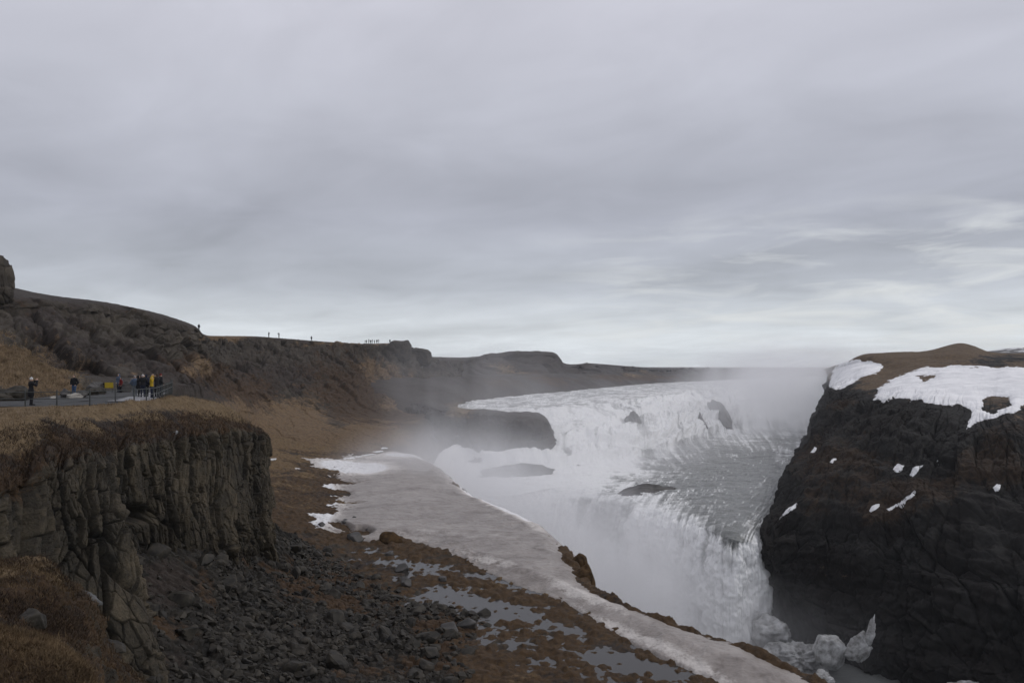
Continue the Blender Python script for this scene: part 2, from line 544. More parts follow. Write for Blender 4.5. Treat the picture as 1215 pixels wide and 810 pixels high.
# cover of grass, moss and heath on it
n_c = fbm(HG, 16, 5, 0.55, 21)
n_f = fbm(HG, 4, 4, 0.6, 25)
gr = px_blob(hx, hy, [(10, 432, 105, 36, 18, 0.95), (-120, 430, 110, 60, 0, 0.9), (232, 440, 20, 12, 20, 0.62), (265, 401, 40, 4, 0, 0.7), (340, 520, 110, 40, 8, 0.88), (360, 505, 60, 36, 35, 0.82),
                      (420, 520, 80, 26, 0, 0.80), (455, 447, 42, 22, 30, 0.70), (480, 470, 44, 30, 30, 0.70), (285, 492, 40, 18, 30, 0.70), (345, 475, 22, 10, 20, 0.55), (545, 487, 30, 14, 0, 0.5), (150, 440, 40, 4, 25, 0.45), (430, 408, 120, 2.5, 0, 0.5)])
mo = px_blob(hx, hy, [(330, 540, 130, 22, 0, 0.72), (450, 480, 90, 50, 20, 0.6), (400, 530, 130, 26, 0, 0.7), (300, 470, 60, 30, 20, 0.4), (240, 440, 50, 20, 10, .45)])
dk = px_blob(hx, hy, [(120, 425, 130, 30, 8, 0.66), (240, 455, 70, 30, 25, 0.75), (300, 455, 60, 30, 20, 0.7), (60, 385, 60, 20, 5, .6), (190, 440, 60, 26, 0, 0.75), (350, 450, 60, 26, 10, 0.62), (385, 500, 30, 14, 35, 0.55)])
jit = n_c * 0.30 + n_f * 0.22
n_x = fbm(HG, 2.0, 4, 0.65, 37)
topw = np.interp(hv, [0, 0.9, 1.15, 1.5], [0.6, 0.6, 0.35, 0])[:, None]
Wh = np.stack([gr + (jit + n_x * 0.25) * (gr > 0.05), mo + jit * 0.9 + n_x * .25 - 0.05 + 0.25, np.maximum(dk, topw) + jit * 1.0 + n_x * .3], -1)
hill = struct(grid_mesh('hill', HG, M_hill, {'w': np.clip(Wh, 0, 1), 'cell': cid}))

# ------------------------------------------------------------------ LAND 2: far ridge on the other side of the upper river's bend
far_rows = rowsP([
    [(440, 420, 900), (540, 424, 900), (565, 423, 950), (600, 420, 980), (655, 419, 1000), (668, 430, 1050), (700, 431, 1200), (770, 436, 1700), (860, 437, 2400), (960, 437, 3200), (1060, 437, 4000), (1250, 437, 4000)],
    [(440, 416, 470), (540, 427, 530), (565, 424, 600), (585, 419.5, 620), (655, 418, 650), (668, 431, 680), (700, 432, 760), (770, 437.5, 1000), (860, 438.5, 1500), (960, 439, 2100), (1060, 439, 2600), (1250, 439, 2600)],
    [(440, 420, 465), (540, 431, 520), (565, 429, 585), (585, 426, 605), (655, 424, 635), (668, 434, 668), (700, 435, 745), (770, 439.5, 985), (860, 440, 1480), (960, 440, 2080), (1060, 440, 2580), (1250, 440, 2580)],
    [(440, 450, 400), (540, 452, 440), (565, 449, 490), (590, 446, 520), (640, 445, 540), (665, 446, 580), (700, 446, 640), (770, 446, 860), (860, 445, 1250), (960, 443, 1700), (1060, 442.5, 2000), (1250, 442, 2000)],
    [(440, 490, 290), (535, 480, 320), (560, 477, 340), (600, 471.5, 385), (640, 467.5, 428), (675, 465, 470), (720, 461, 545), (760, 456.5, 640), (850, 452, 800), (930, 449, 950), (1010, 446.5, 1120), (1250, 446.5, 1120)],
    [(440, 520, 280), (535, 505, 300), (560, 500, 320), (600, 492, 365), (640, 485, 400), (675, 480, 440), (720, 475, 510), (760, 467, 600), (850, 459, 760), (930, 455, 900), (1010, 452, 1050), (1250, 452, 1050)],
])
FG, fv, fs = loft(far_rows, 220, 900, kr=0.4, vw=[0.05, 2, 1, 1, 0.5])
fx, fy = proj(FG)
nF = normals(FG)
if nF[..., 2].mean() < 0:
    nF = -nF
ef = np.interp(fv, [0, 0.9, 1, 2, 4, 5], [0.05, 0.1, 0.25, 1, 0.6, 0.6])[:, None]
FG = FG + nF * ((fbm(FG, 40, 5, 0.55, 31, ridged=True) * 3.0 + fbm(FG, 12, 4, 0.6, 35) * 1.6 + facets((FG[..., 0] + FG[..., 1] * .5) / 14, FG[..., 2] / 9, 231, 3.5, 2.5, 2.0, .07)[0] * np.interp(fv, [0.9, 1.1, 2.6, 3.2], [0.3, 1, 1, .3])[:, None] + fbm(FG, 30, 3, .5, 232) * 3.0 * np.interp(fv, [0, .9, 1.1, 1.3], [0, .4, 0.5, 0])[:, None] * 2) * ef * np.clip(FG[..., 1] / 600, 0.5, 2.0))[..., None]
nfar = fbm(FG, 45, 5, 0.6, 41)
Wf = np.stack([px_blob(fx, fy, [(600, 440, 40, 12, 20, 0.36), (770, 446, 60, 4, 0, 0.36)]) + nfar * 0.4,
               px_blob(fx, fy, [(740, 449, 100, 5, 0, 0.62), (620, 452, 60, 14, 0, 0.5)]) + nfar * 0.5,
               0.48 + nfar * 0.6], -1)
struct(grid_mesh('hill', FG, M_far, {'w': np.clip(Wf, 0, 1), 'cell': fbm(FG, 20, 3, .5, 44) * .5 + .5}))

# the plain all round, out to the horizon
def plain():
    a = np.linspace(0, 2 * math.pi, 97)
    r = np.array([600, 1200, 2500, 5000, 9000, 14000.0])
    G = np.stack([np.outer(r, np.cos(a)), np.outer(r, np.sin(a)), np.zeros((6, 97))], -1)
    G[..., 2] = -14.5 + np.interp(r, [600, 2500, 14000], [-6, -6, -20])[:, None]
    G[..., 2] += fbm(G, 900, 3, 0.5, 50) * 3
    w = np.zeros(G.shape)
    w[..., 1] = 0.5
    w[..., 0] = 0.4
    struct(grid_mesh('ground', G, M_far, {'w': w, 'cell': w[..., 0]}))


plain()

# ------------------------------------------------------------------ LAND 3: the promontory with the path, its cliff of columns
prom_rows = [
    # under the path, inner side
    [(-46, 48, -2.8), (-42, 50, -2.8), (-38, 57, -2.8), (-36, 62, -2.8), (-35, 66, -2.8), (-34.5, 68, -2.8), (-34.5, 70, -2.8), (-34.5, 72, -2.8), (-35, 74, -2.8), (-36, 78, -2.8), (-37, 82, -2.8), (-40, 90, -3), (-44, 100, -4)],
    # outer edge of the path
    [P(-150, 492, 46), P(0, 485, 48), P(60, 483, 50), P(95, 481.5, 51.5), P(118, 480.5, 52.5), P(140, 479.5, 54), P(158, 479, 56), P(176, 477, 58), P(186, 474.5, 62), P(192, 472, 67), P(197, 469.5, 72), P(202, 470, 84), P(205, 472, 95)],
    # rounded grass rim
    [P(-150, 500, 42), P(0, 492, 45), P(60, 487, 47.5), P(95, 484, 49), P(118, 482, 50.5), P(142, 480, 52.5), P(165, 477.5, 55.5), P(190, 473.5, 59), P(222, 472, 64), P(250, 478, 68), P(268, 487, 73), P(262, 487, 86), P(255, 490, 97)],
    # dark heath above the rock
    [P(-150, 550, 32), P(0, 520, 39), P(55, 512, 42), P(85, 515, 43.5), P(112, 514, 46), P(138, 506, 49), P(168, 502, 52.5), P(205, 499, 57), P(250, 498, 63), P(285, 501, 69), P(306, 509, 74), P(298, 512, 86), P(290, 515, 98)],
    # brow
    [P(-150, 640, 26), P(0, 580, 33), P(50, 560, 36.5), P(88, 552, 38.5), P(118, 549, 41), P(136, 536, 46), P(168, 528, 49.5), P(210, 521, 55), P(258, 515, 62), P(298, 513, 69), P(315, 519, 74), P(304, 525, 86), P(296, 530, 98)],
    [P(-150, 720, 25), P(0, 650, 32), P(50, 640, 35.5), P(92, 640, 37.5), P(140, 640, 39.5), P(142, 588, 46), P(172, 580, 50), P(214, 578, 55), P(262, 580, 62), P(301, 578, 69), P(318, 580, 74), P(306, 580, 86), P(298, 580, 98)],
    # foot
    [P(-150, 900, 24), P(0, 760, 31), P(50, 790, 35), P(98, 830, 36.5), P(180, 835, 38.5), P(150, 640, 47), P(176, 625, 51), P(222, 634, 55.5), P(268, 655, 62), P(303, 650, 69), P(320, 645, 74), P(308, 640, 86), P(300, 640, 98)],
    [P(-150, 1000, 25), P(0, 860, 32), P(50, 880, 36), P(98, 930, 37.5), P(185, 920, 40), P(160, 690, 49), P(182, 690, 53), P(226, 690, 57), P(270, 700, 64), P(304, 690, 71), P(321, 690, 76), P(310, 680, 88), P(302, 680, 100)],
]
BG, bv, bs_ = loft(prom_rows, 860, 1750, kr=0.35, ks=0.7, vw=[0.4, 0.8, 1, 1, 1.3, 1.3, 0.4], sw=[0.12, 0.8] + [1] * 8 + [0.3, 0.2])
bx, by = proj(BG)
BG = np.stack([smooth2(BG[..., i], 3) for i in range(3)], -1)
nB = normals(BG)
# the face must look out over the gorge (+x, -y)
if (nB[..., 0] * 0.7 - nB[..., 1] * 0.7).mean() < 0:
    nB = -nB
arc = np.r_[0, np.cumsum(np.linalg.norm(np.diff(BG[543], axis=0), axis=1))]
arc = np.broadcast_to(arc, BG.shape[:2])
zz = BG[..., 2]
rockw = np.interp(bv, [0, 3.2, 3.9, 4.1, 7], [0, 0, 0.75, 1, 1])[:, None] * np.ones(BG.shape[:2])
rockw = np.clip(rockw + (fbm(BG, 2.2, 3, 0.6, 61) * 0.5) * (np.abs(bv - 3.7) < 0.6)[:, None], 0, 1)
# tall columns, cross joints, then small broken blocks
wa = arc + fbm(BG, 3.5, 3, 0.5, 62) * 0.5 + fbm(BG, 0.6, 3, 0.6, 161) * 0.07
wz = zz + fbm(BG, 3.0, 3, 0.5, 63) * 0.7 + fbm(BG, 0.6, 3, 0.6, 162) * 0.07
pat = sstep(-0.15, 0.3, fbm(BG, 5, 3, 0.5, 64))       # where the face is shattered rather than columnar
d0, c0, e0 = facets(wa / 3.1, wz / 11.0 + 0.1 * wa, 5, 0.75, 1.0, 0.8, 0.035)
d1, c1, e1 = facets(wa / 1.05 + .07 * wz, wz / 4.2 + 0.23 * wa, 6, 0.46, 0.75, 0.7, 0.04)
d2, c2, e2 = facets(wa / 0.62 + 3.1, wz / 1.05, 7, 0.28, 0.46, 0.36, 0.05)
d3, c3, e3 = facets(wa / 0.27, wz / 0.36, 8, 0.12, 0.14, 0.06, 0.10)
d1 = d1 * np.clip(0.75 + 1.1 * fbm(BG, 4.5, 3, .5, 163), 0.25, 1.5)
dB = d0 + d1 + d2 * (0.45 + 0.75 * pat) + d3 * (0.25 + 0.9 * pat)
dB += fbm(BG, 6, 3, 0.5, 65) * 0.5 + fbm(BG, 0.4, 4, 0.65, 66) * 0.05
# the hollow under the overhang
cave = np.exp(-(((bx - 158) / 21) ** 2 + ((by - 610) / 9.0) ** 2) ** 1.5) * (bs_ > 4.6)[None, :]
dB = dB * rockw - cave * 3.2
soft = fbm(BG, 5, 4, 0.55, 67) * 0.40 + fbm(BG, 1.2, 4, 0.6, 68) * 0.16 + fbm(BG, 0.35, 3, 0.6, 69) * 0.05
flat = np.interp(bv, [0, 1, 1.4, 2.2], [0, 0.0, 0.25, 1])[:, None]
dB += soft * (1 - rockw) * flat
heath = np.interp(bv, [2.3, 2.8, 3.6, 4.0], [0, 1, 1, 0])[:, None]
dB += heath * (np.maximum(fbm(BG, 1.6, 4, 0.6, 70), -0.2) * 0.6)
BG = BG + nB * dB[..., None]
nz = fbm(BG, 5, 4, 0.6, 71)
nz2 = fbm(BG, 1.3, 4, 0.6, 72)
gB = np.interp(bv, [0, 2.15, 2.6, 3.0, 3.6], [0.95, 0.95, 0.74, 0.50, 0.05])[:, None] + nz * 0.22 + nz2 * 0.18
gB = gB + px_blob(bx, by, [(20, 525, 45, 22, 25, 0.5), (-60, 560, 60, 40, 10, 0.4)]) * (bv < 4.1)[:, None]
gB = gB - px_blob(bx, by, [(75, 510, 45, 7, 25, 0.45), (130, 500, 60, 8, 8, 0.4), (205, 492, 50, 10, 5, 0.3), (150, 492, 30, 4, 0, 0.3)])
mB = np.interp(bv, [2.4, 3.0, 3.8, 4.1], [0.30, 0.52, 0.5, 0.06])[:, None] + nz2 * 0.4 + px_blob(bx, by, [(250, 492, 50, 12, 10, 0.3), (20, 580, 30, 30, 0, 0.35)])
kB = np.interp(bv, [1.8, 2.7, 3.7, 4.15], [0.0, 0.72, 0.66, 0.0])[:, None] + nz * 0.45 + 0 * zz
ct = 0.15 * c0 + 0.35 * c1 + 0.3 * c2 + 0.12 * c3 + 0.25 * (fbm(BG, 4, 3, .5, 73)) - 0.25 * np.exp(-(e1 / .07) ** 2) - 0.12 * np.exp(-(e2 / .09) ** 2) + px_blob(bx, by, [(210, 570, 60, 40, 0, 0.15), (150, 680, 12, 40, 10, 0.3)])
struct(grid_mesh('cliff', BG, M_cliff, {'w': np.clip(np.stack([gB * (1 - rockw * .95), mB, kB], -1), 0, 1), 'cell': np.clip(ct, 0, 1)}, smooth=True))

# ------------------------------------------------------------------ LAND 4: scree below the cliff
scree_rows = [
    [P(60, 560, 60), P(120, 560, 60), P(172, 580, 58), P(228, 590, 63), P(290, 600, 74), P(340, 632, 84), P(352, 630, 100)],
    [P(90, 640, 48), P(130, 640, 50), P(175, 626, 54), P(232, 640, 58.5), P(285, 650, 68), P(335, 640, 78), P(352, 640, 96)],
    [P(120, 760, 40), P(150, 715, 44), P(205, 695, 50), P(262, 695, 57), P(305, 690, 66), P(350, 680, 75), P(375, 650, 92)],
    [P(150, 900, 33), P(185, 815, 38), P(250, 775, 45), P(310, 750, 53), P(360, 728, 61), P(405, 706, 70), P(430, 680, 82)],
    [P(170, 1050, 29), P(230, 940, 34), P(310, 860, 40), P(385, 810, 47), P(440, 775, 55), P(490, 742, 63), P(510, 715, 72)],
    [P(200, 1250, 25), P(300, 1080, 30), P(390, 950, 36), P(470, 870, 43), P(540, 815, 51.5), P(590, 770, 60), P(620, 735, 68)],
]
SG, sv, ss = loft(scree_rows, 420, 520, kr=0.8)
sx, sy = proj(SG)
nS = normals(SG)
if nS[..., 2].mean() < 0:
    nS = -nS
s1, s2, sc1 = worley(SG[..., 0] / 0.55, SG[..., 1] / 0.55 + SG[..., 2] / 0.8, 15)
dS = fbm(SG, 6, 4, 0.5, 80) * 0.55 + fbm(SG, 1.2, 4, 0.6, 81) * 0.22 + (sc1 - 0.5) * 0.30 - np.exp(-((s2 - s1) / 0.15) ** 2) * 0.16
SG = SG + nS * dS[..., None]
ns1 = fbm(SG, 5, 4, 0.6, 83)
ns2 = fbm(SG, 1.1, 3, 0.6, 84)
wS = np.stack([px_blob(sx, sy, [(345, 682, 30, 6, 22, 0.3)]) + ns2 * 0.2,
               px_blob(sx, sy, [(350, 690, 60, 12, 25, 0.75), (420, 690, 70, 30, 20, 0.75), (560, 770, 80, 40, 20, 0.8), (185, 790, 30, 60, 0, 0.45), (255, 738, 14, 8, 20, 0.6), (330, 740, 30, 10, 20, .4)]) + ns1 * 0.25 + ns2 * 0.25 + 0.42 * sstep(0.0, 0.30, fbm(SG, 4.5, 4, 0.6, 85)),
               px_blob(sx, sy, [(195, 690, 45, 35, 30, 0.85), (215, 770, 30, 40, 0, 0.5)]) + ns1 * 0.3], -1)
struct(grid_mesh('ground', SG, M_scree, {'w': np.clip(wS, 0, 1), 'cell': sc1}, smooth=True))

# ------------------------------------------------------------------ LAND 5: the wet shelf above the gorge, its pools and its sheet of ice
ZS = -20.5
RIM = [(380, 536), (440, 537), (490, 540), (520, 556), (560, 590), (600, 607), (640, 625), (675, 655), (690, 675), (706, 700), (740, 720), (800, 742), (830, 752), (880, 768), (920, 785), (970, 812), (1010, 832), (1080, 868), (1200, 935)]
rimw = [Z(a, b, ZS)[:2] for a, b in RIM]
RIMPOLY = rimw + [(45, 20), (-90, 20), (-120, 210), (rimw[0][0], 205)]
dd = np.geomspace(30, 205, 760)
uu = np.linspace(-0.72, 0.72, 1000)
SHX = np.outer(dd, uu) * np.interp(dd, [30, 60, 205], [1.0, 0.95, 0.62])[:, None]
SHY = np.repeat(dd[:, None], 1000, 1)
SH = np.stack([SHX, SHY, np.full(SHX.shape, ZS)], -1)
qx, qy = proj(SH)
rag = fbm(SH, 5, 5, 0.6, 91) * 1.5
sd_rim = seg_sd(SHX, SHY, RIMPOLY) + rag * 0.55
n_big = fbm(SH, 9, 3, 0.5, 92)
n_mid = fbm(SH * np.array([0.8, 1.25, 1]), 2.8, 4, 0.6, 93)
n_sml = fbm(SH, 0.7, 4, 0.6, 94)
tq1, tq2, tqc = worley(SHX / 0.95 + n_mid * .6, SHY / 1.15 + n_sml * .5, 96)
tus = np.clip(1 - tq1 * 1.35, 0, 1) * (0.4 + tqc)
ur1, ur2, urc = worley(SHX / 0.38, SHY / 0.45, 97)
tus = tus * 0.26 + np.clip(1 - ur1 * 1.4, 0, 1) * 0.08
left = sstep(8, -34, SHX - (SHY - 60) * -0.22) # rises to the left
ups = np.maximum(0, -(SHX + 14 + (SHY - 60) * 0.105))
hz = -0.02 + n_big * 0.12 + n_mid * 0.25 + n_sml * 0.10 + tus + ups * 0.085 + ups ** 2 * 0.0025
poolz = px_blob(qx, qy, [(590, 738, 110, 32, 22, 0.10), (720, 790, 80, 20, 20, .12), (560, 712, 60, 12, 20, 0.26), (490, 668, 45, 10, 10, 0.24), (640, 735, 60, 8, 25, 0.24), (650, 785, 40, 7, 5, 0.26), (740, 785, 90, 12, 15, 0.30), (600, 690, 70, 8, 15, .24), (690, 760, 26, 9, 60, .25), (800, 800, 80, 6, 5, .25)])
icez = px_blob(qx, qy, [(690, 708, 60, 12, 26, .3), (790, 768, 90, 12, 25, .3), (880, 800, 80, 16, 27, .3)])
hz = hz - poolz - icez + px_blob(qx, qy, [(690, 760, 60, 12, 10, 0.16), (530, 660, 50, 9, 5, 0.30), (650, 750, 60, 20, 0, 0.1), (730, 715, 40, 6, 25, .2)])
rimup = np.exp(-((sd_rim - 0.6) / 0.9) ** 2) * (0.45 + 0.55 * np.clip(n_mid + n_big, -0.5, 1)) * sstep(100, 80, SHY)
hz = hz + rimup * 0.9
hz = np.where(sd_rim < 0, np.maximum(-26.5, hz + sd_rim * 5.0 - np.minimum(0, sd_rim) * 0), hz)
SH[..., 2] = ZS + hz
n_var = fbm(SH, 4, 5, 0.65, 95) + (tus - 0.15) * 1.2
wsh = np.stack([0.12 + 0.22 * sstep(110, 160, SHY) + n_var * 0.5 + sstep(-24, -60, SHX + (SHY - 150) * 0.1) * 0.5 + n_big * 0.3, np.clip(0.66 + n_mid * 0.35 + n_var * 0.35, 0, 1), 0.5 + n_big * 0.5 - n_var * .4], -1)
stony = px_blob(qx, qy, [(420, 690, 100, 26, 15, 0.5)])
wsh[..., 1] -= stony * (n_sml > 0.1)
wsh[sd_rim < -0.6] *= 0.5
struct(grid_mesh('ground', SH, M_shelf, {'w': np.clip(wsh, 0, 1), 'cell': n_sml * .5 + .5}, keep=(sd_rim > -7)))
# still water lying in the hollows
yy, xx = np.meshgrid(np.linspace(34, 110, 40), np.linspace(-22, 20, 40), indexing='ij')
PW = np.stack([xx, yy, np.full(xx.shape, ZS - 0.02)], -1)
PW[..., 0] = np.minimum(PW[..., 0], np.interp(yy, [r[1] for r in rimw][::-1], [r[0] for r in rimw][::-1]) - 1.6)
struct(grid_mesh('water', PW, M_pool))
# the ice
ICE = [(398, 552), (440, 541), (470, 537), (495, 541), (522, 557), (560, 590), (600, 607), (640, 624), (673, 653), (682, 672), (684, 690), (712, 708), (760, 727), (800, 740), (850, 760), (880, 768), (925, 788), (985, 822), (1090, 880),
       (1010, 885), (905, 832), (850, 806), (800, 788), (765, 772), (735, 755), (700, 732), (665, 712), (625, 698), (590, 684), (545, 664), (500, 646), (470, 638), (438, 642), (415, 636), (372, 632), (362, 626), (378, 606), (400, 596), (385, 586), (405, 578), (395, 566), (352, 568), (368, 556)]
icew = [Z(a, b, ZS)[:2] for a, b in ICE]
di = np.geomspace(36, 200, 760)
ui = np.linspace(-0.30, 0.60, 900)
IX = np.outer(di, ui)
IY = np.repeat(di[:, None], 900, 1)
IG = np.stack([IX, IY, np.full(IX.shape, ZS)], -1)
ix_, iy_ = proj(IG)
ragi = fbm(IG, 4.5, 5, 0.62, 101) * 1.5 + fbm(IG, 1.0, 3, 0.6, 102) * 0.35
sdi0 = seg_sd(IX, IY, icew)
rimd = seg_sd(IX, IY, RIMPOLY)
sdi = sdi0 + ragi * np.clip(rimd / 5, 0.08, 1) * np.interp(IY, [55, 85, 120], [0.22, 0.6, 1.3]) * (1 + 1.2 * (ix_ < 440))
holes = np.clip(fbm(IG, 5, 4, 0.65, 103) - 0.12, 0, 1) * 14 * px_blob(ix_, iy_, [(395, 600, 60, 45, 0, 1.0), (430, 560, 40, 10, 0, 0.5)])
sdi = sdi - holes - 7 * px_blob(ix_, iy_, [(370, 566, 11, 2.2, 0, 1), (386, 612, 17, 3.6, 0, 1), (402, 627, 14, 3, 10, 1), (432, 633, 10, 3, 0, 1), (418, 557, 8, 1.6, 0, 1), (398, 561, 6, 1.3, 0, 1), (368, 622, 6, 2, 0, 1), (405, 590, 14, 3, 0, .8)]) * (1 + 0.8 * ragi)
ih = np.where(sdi > 0, np.minimum(sdi * 0.22, 0.55) + np.minimum(sdi0.clip(0) * 0.03, 0.5), sdi * 0.8)
ih = ih + fbm(IG, 12, 4, 0.5, 104) * 0.22 * (sdi > 0) + fbm(IG, 1.6, 5, 0.65, 105) * 0.13 + np.clip(fbm(IG, 0.55, 4, .65, 108), 0, 1) * 0.10 + fbm(IG * np.array([1, .5, 1]), 4.5, 4, 0.6, 107, ridged=True) * 0.16
ih = ih + np.exp(-((rimd - 1.5) / 1.6) ** 2) * 0.35 * sstep(70, 95, IY) * (0.6 + fbm(IG, 5, 3, .5, 106))
# at its inner side the sheet thins out to snow lying on the rising ground
_sc = np.interp(dd, [30, 60, 205], [1.0, 0.95, 0.62])
_r = np.interp(IY, dd, np.arange(len(dd)))
_u = IX / (IY * np.interp(IY, dd, _sc))
_c = np.clip((_u - uu[0]) / (uu[1] - uu[0]), 0, len(uu) - 1.001)
_r = np.clip(_r, 0, len(dd) - 1.001)
r0, c0_ = _r.astype(int), _c.astype(int)
fr0, fc0 = _r - r0, _c - c0_
gz = (SH[r0, c0_, 2] * (1 - fr0) * (1 - fc0) + SH[r0 + 1, c0_, 2] * fr0 * (1 - fc0) + SH[r0, c0_ + 1, 2] * (1 - fr0) * fc0 + SH[r0 + 1, c0_ + 1, 2] * fr0 * fc0)
inner = sstep(6, 14, rimd) * (IY > 82)
lie = gz + np.where(sdi > 0, np.minimum(sdi * 0.10, 0.16), sdi * 0.5) - ZS
ih = np.where(inner > 0, np.maximum(ih, np.where(sdi > -0.6, lie, ih)), ih)
IG[..., 2] = ZS + ih
ik = np.clip(px_blob(ix_, iy_, [(790, 776, 190, 8, 26, 0.62), (690, 712, 70, 8, 24, 0.6), (580, 670, 60, 6, 15, .5), (368, 600, 42, 48, 0, 1.0), (420, 560, 60, 10, 0, 0.9), (480, 543, 40, 4, 0, .8), (460, 545, 70, 7, 0, 0.5), (590, 604, 60, 9, 28, 0.74), (545, 572, 30, 8, 50, .5), (540, 640, 120, 8, 5, 0.35)])
             + 0.22 * np.exp(-(rimd / 1.8) ** 2) + 0.12 * sstep(60, 110, IY), 0, 1)
ice = struct(grid_mesh('ice', IG, M_ice, {'crust': ik}, keep=(sdi > -1.2) & (rimd > -1.2)))

# ------------------------------------------------------------------ LAND 6: the knoll and slope at our feet
def knoll(name, rows, nr, ns, amp, wfun, seed, mat=M_cliff):
    G, v, s = loft(rows, nr, ns, kr=0.8)
    x, y = proj(G)
    n = normals(G)
    if n[..., 2].mean() < 0:
        n = -n
    d = fbm(G, 3.0, 3, 0.5, seed) * amp + fbm(G, 0.8, 4, 0.6, seed + 1) * amp * 0.45 + fbm(G, 0.22, 3, 0.6, seed + 2) * amp * 0.14
    G = G + n * d[..., None]
    w = wfun(G, x, y)
    struct(grid_mesh(name, G, mat, {'w': np.clip(w, 0, 1), 'cell': fbm(G, .6, 3, .5, seed + 3) * .5 + .5}))
    return G


def w_mid(G, x, y):
    a, b = fbm(G, 2.5, 4, .6, 112), fbm(G, .6, 4, .6, 113)
    return np.stack([px_blob(x, y, [(15, 672, 55, 12, 5, 0.85), (70, 690, 30, 10, 30, .5)]) + a * .2 + b * .25, 0.55 + a * .4 + b * .4, 0.55 + a * .5 - px_blob(x, y, [(20, 680, 60, 20, 0, .5)])], -1)


def w_near(G, x, y):
    a, b = fbm(G, 1.5, 4, .6, 116), fbm(G, .35, 4, .6, 117)
    return np.stack([px_blob(x, y, [(60, 770, 60, 18, 15, 0.6), (20, 740, 50, 20, 10, .35)]) + a * .3 + b * .3, 0.62 + a * .3 + b * .4, 0.4 + a * .5], -1)


K1 = knoll('ground', [
    [P(-200, 640, 30), P(-80, 640, 30), P(0, 672, 30), P(50, 684, 31), P(90, 730, 32), P(130, 790, 34), P(175, 860, 36)],
    [P(-200, 630, 24), P(-80, 640, 24), P(0, 666, 24), P(48, 674, 24), P(90, 712, 25.5), P(130, 765, 28), P(178, 830, 33)],
    [P(-200, 650, 22), P(-80, 660, 22), P(0, 682, 22), P(52, 696, 22), P(95, 732, 23.5), P(135, 785, 26), P(190, 860, 30)],
    [P(-200, 760, 17), P(-80, 750, 17), P(0, 760, 17), P(60, 775, 18), P(110, 800, 19.5), P(150, 850, 22), P(210, 930, 26)],
    [P(-200, 980, 12), P(-80, 960, 13), P(0, 930, 14), P(70, 930, 15), P(130, 950, 17), P(180, 1000, 19), P(240, 1080, 22)],
], 560, 560, 0.75, w_mid, 110)
K2 = knoll('ground', [
    [P(-260, 800, 13), P(-120, 800, 13.5), P(-20, 800, 13.5), P(50, 840, 13.5), P(100, 900, 13.5), P(140, 1000, 13.5)],
    [P(-260, 700, 11.5), P(-120, 715, 12), P(-20, 738, 12), P(48, 756, 12), P(92, 786, 12), P(120, 840, 12)],
    [P(-260, 740, 10), P(-120, 750, 10.5), P(-20, 772, 10.5), P(48, 792, 10.5), P(92, 830, 10.5), P(125, 900, 10.5)],
    [P(-260, 980, 7), P(-120, 1000, 7.5), P(-20, 1000, 8), P(48, 1040, 8), P(92, 1100, 8), P(135, 1180, 8)],
    [(-3.5, 0.5, -1.7), (-3, 1, -1.75), (-2.5, 1.5, -1.8), (-2, 2, -1.9), (-1, 2.5, -2.0), (0, 3, -2.2)],
    [(-30, -40, -1.6), (-20, -40, -1.6), (-10, -40, -1.6), (0, -40, -1.6), (15, -40, -1.6), (30, -40, -1.6)],
], 600, 560, 0.38, w_near, 114)
struct(bpy.data.objects['hill'])
# ------------------------------------------------------------------ LAND 7: the dark cliff across the gorge, snow on its top
rc_rows = [
    # 0 back of the hill, 1 skyline, 2 grass / snow line, 3 snow slope, 4 brow, 5-6 the face, 7 foot
    [P(985, 438, 420), P(1008, 434, 380), P(1025, 430, 370), P(1060, 428, 370), P(1100, 426, 370), P(1145, 424, 370), P(1175, 427, 360), P(1215, 430, 350), P(1400, 432, 350)],
    [P(978, 438, 345), P(1003, 430.5, 300), P(1025, 421.5, 285), P(1060, 418.5, 280), P(1100, 417, 280), P(1143, 408.5, 285), P(1175, 418, 280), P(1215, 420, 275), P(1400, 423, 270)],
    [P(980, 441, 325), P(1000, 436, 285), P(1030, 432, 255), P(1060, 438, 235), P(1095, 436, 225), P(1140, 436, 220), P(1180, 437, 215), P(1215, 437, 210), P(1400, 438, 200)],
    [P(982, 447, 305), P(995, 446, 270), P(1020, 448, 225), P(1045, 456, 205), P(1085, 456, 190), P(1125, 456, 180), P(1168, 460, 172), P(1215, 462, 165), P(1400, 466, 160)],
    [P(980, 456, 295), P(987, 459, 258), P(1002, 467, 208), P(1030, 473, 182), P(1060, 476, 164), P(1100, 484, 152), P(1150, 506, 140), P(1215, 505, 134), P(1400, 520, 125)],
    [P(974, 490, 292), P(973, 487, 254), P(978, 500, 202), P(978, 528, 166), P(988, 532, 149), P(1040, 545, 139), P(1100, 570, 129), P(1215, 590, 119), P(1400, 610, 110)],
    [P(972, 510, 290), P(962, 510, 252), P(954, 535, 198), P(942, 572, 156), P(928, 602, 136.5), P(985, 650, 129), P(1085, 680, 118), P(1215, 690, 108), P(1400, 720, 98)],
    [P(970, 522, 292), P(955, 528, 256), P(938, 560, 193), P(921, 606, 149), P(904, 645, 131), P(958, 722, 128), P(1070, 780, 115), P(1215, 810, 104), P(1400, 850, 94)],
    [P(968, 560, 296), P(950, 580, 260), P(932, 625, 195), P(922, 690, 152), P(922, 752, 134), P(1000, 795, 124), P(1100, 822, 113), P(1215, 860, 102), P(1400, 930, 92)],
]
RG, rv, rs = loft(rc_rows, 900, 1250, kr=0.45, ks=0.8, vw=[0.1, 0.5, 0.7, 1, 1.4, 1.4, 1.2, 0.8], sw=[0.4, 0.8, 1, 1.2, 1.2, 1.2, 1, 0.35])
RG = np.stack([smooth2(RG[..., i], 2) for i in range(3)], -1)
nR = normals(RG)
if (nR[..., 2] - nR[..., 0]).mean() < 0:
    nR = -nR
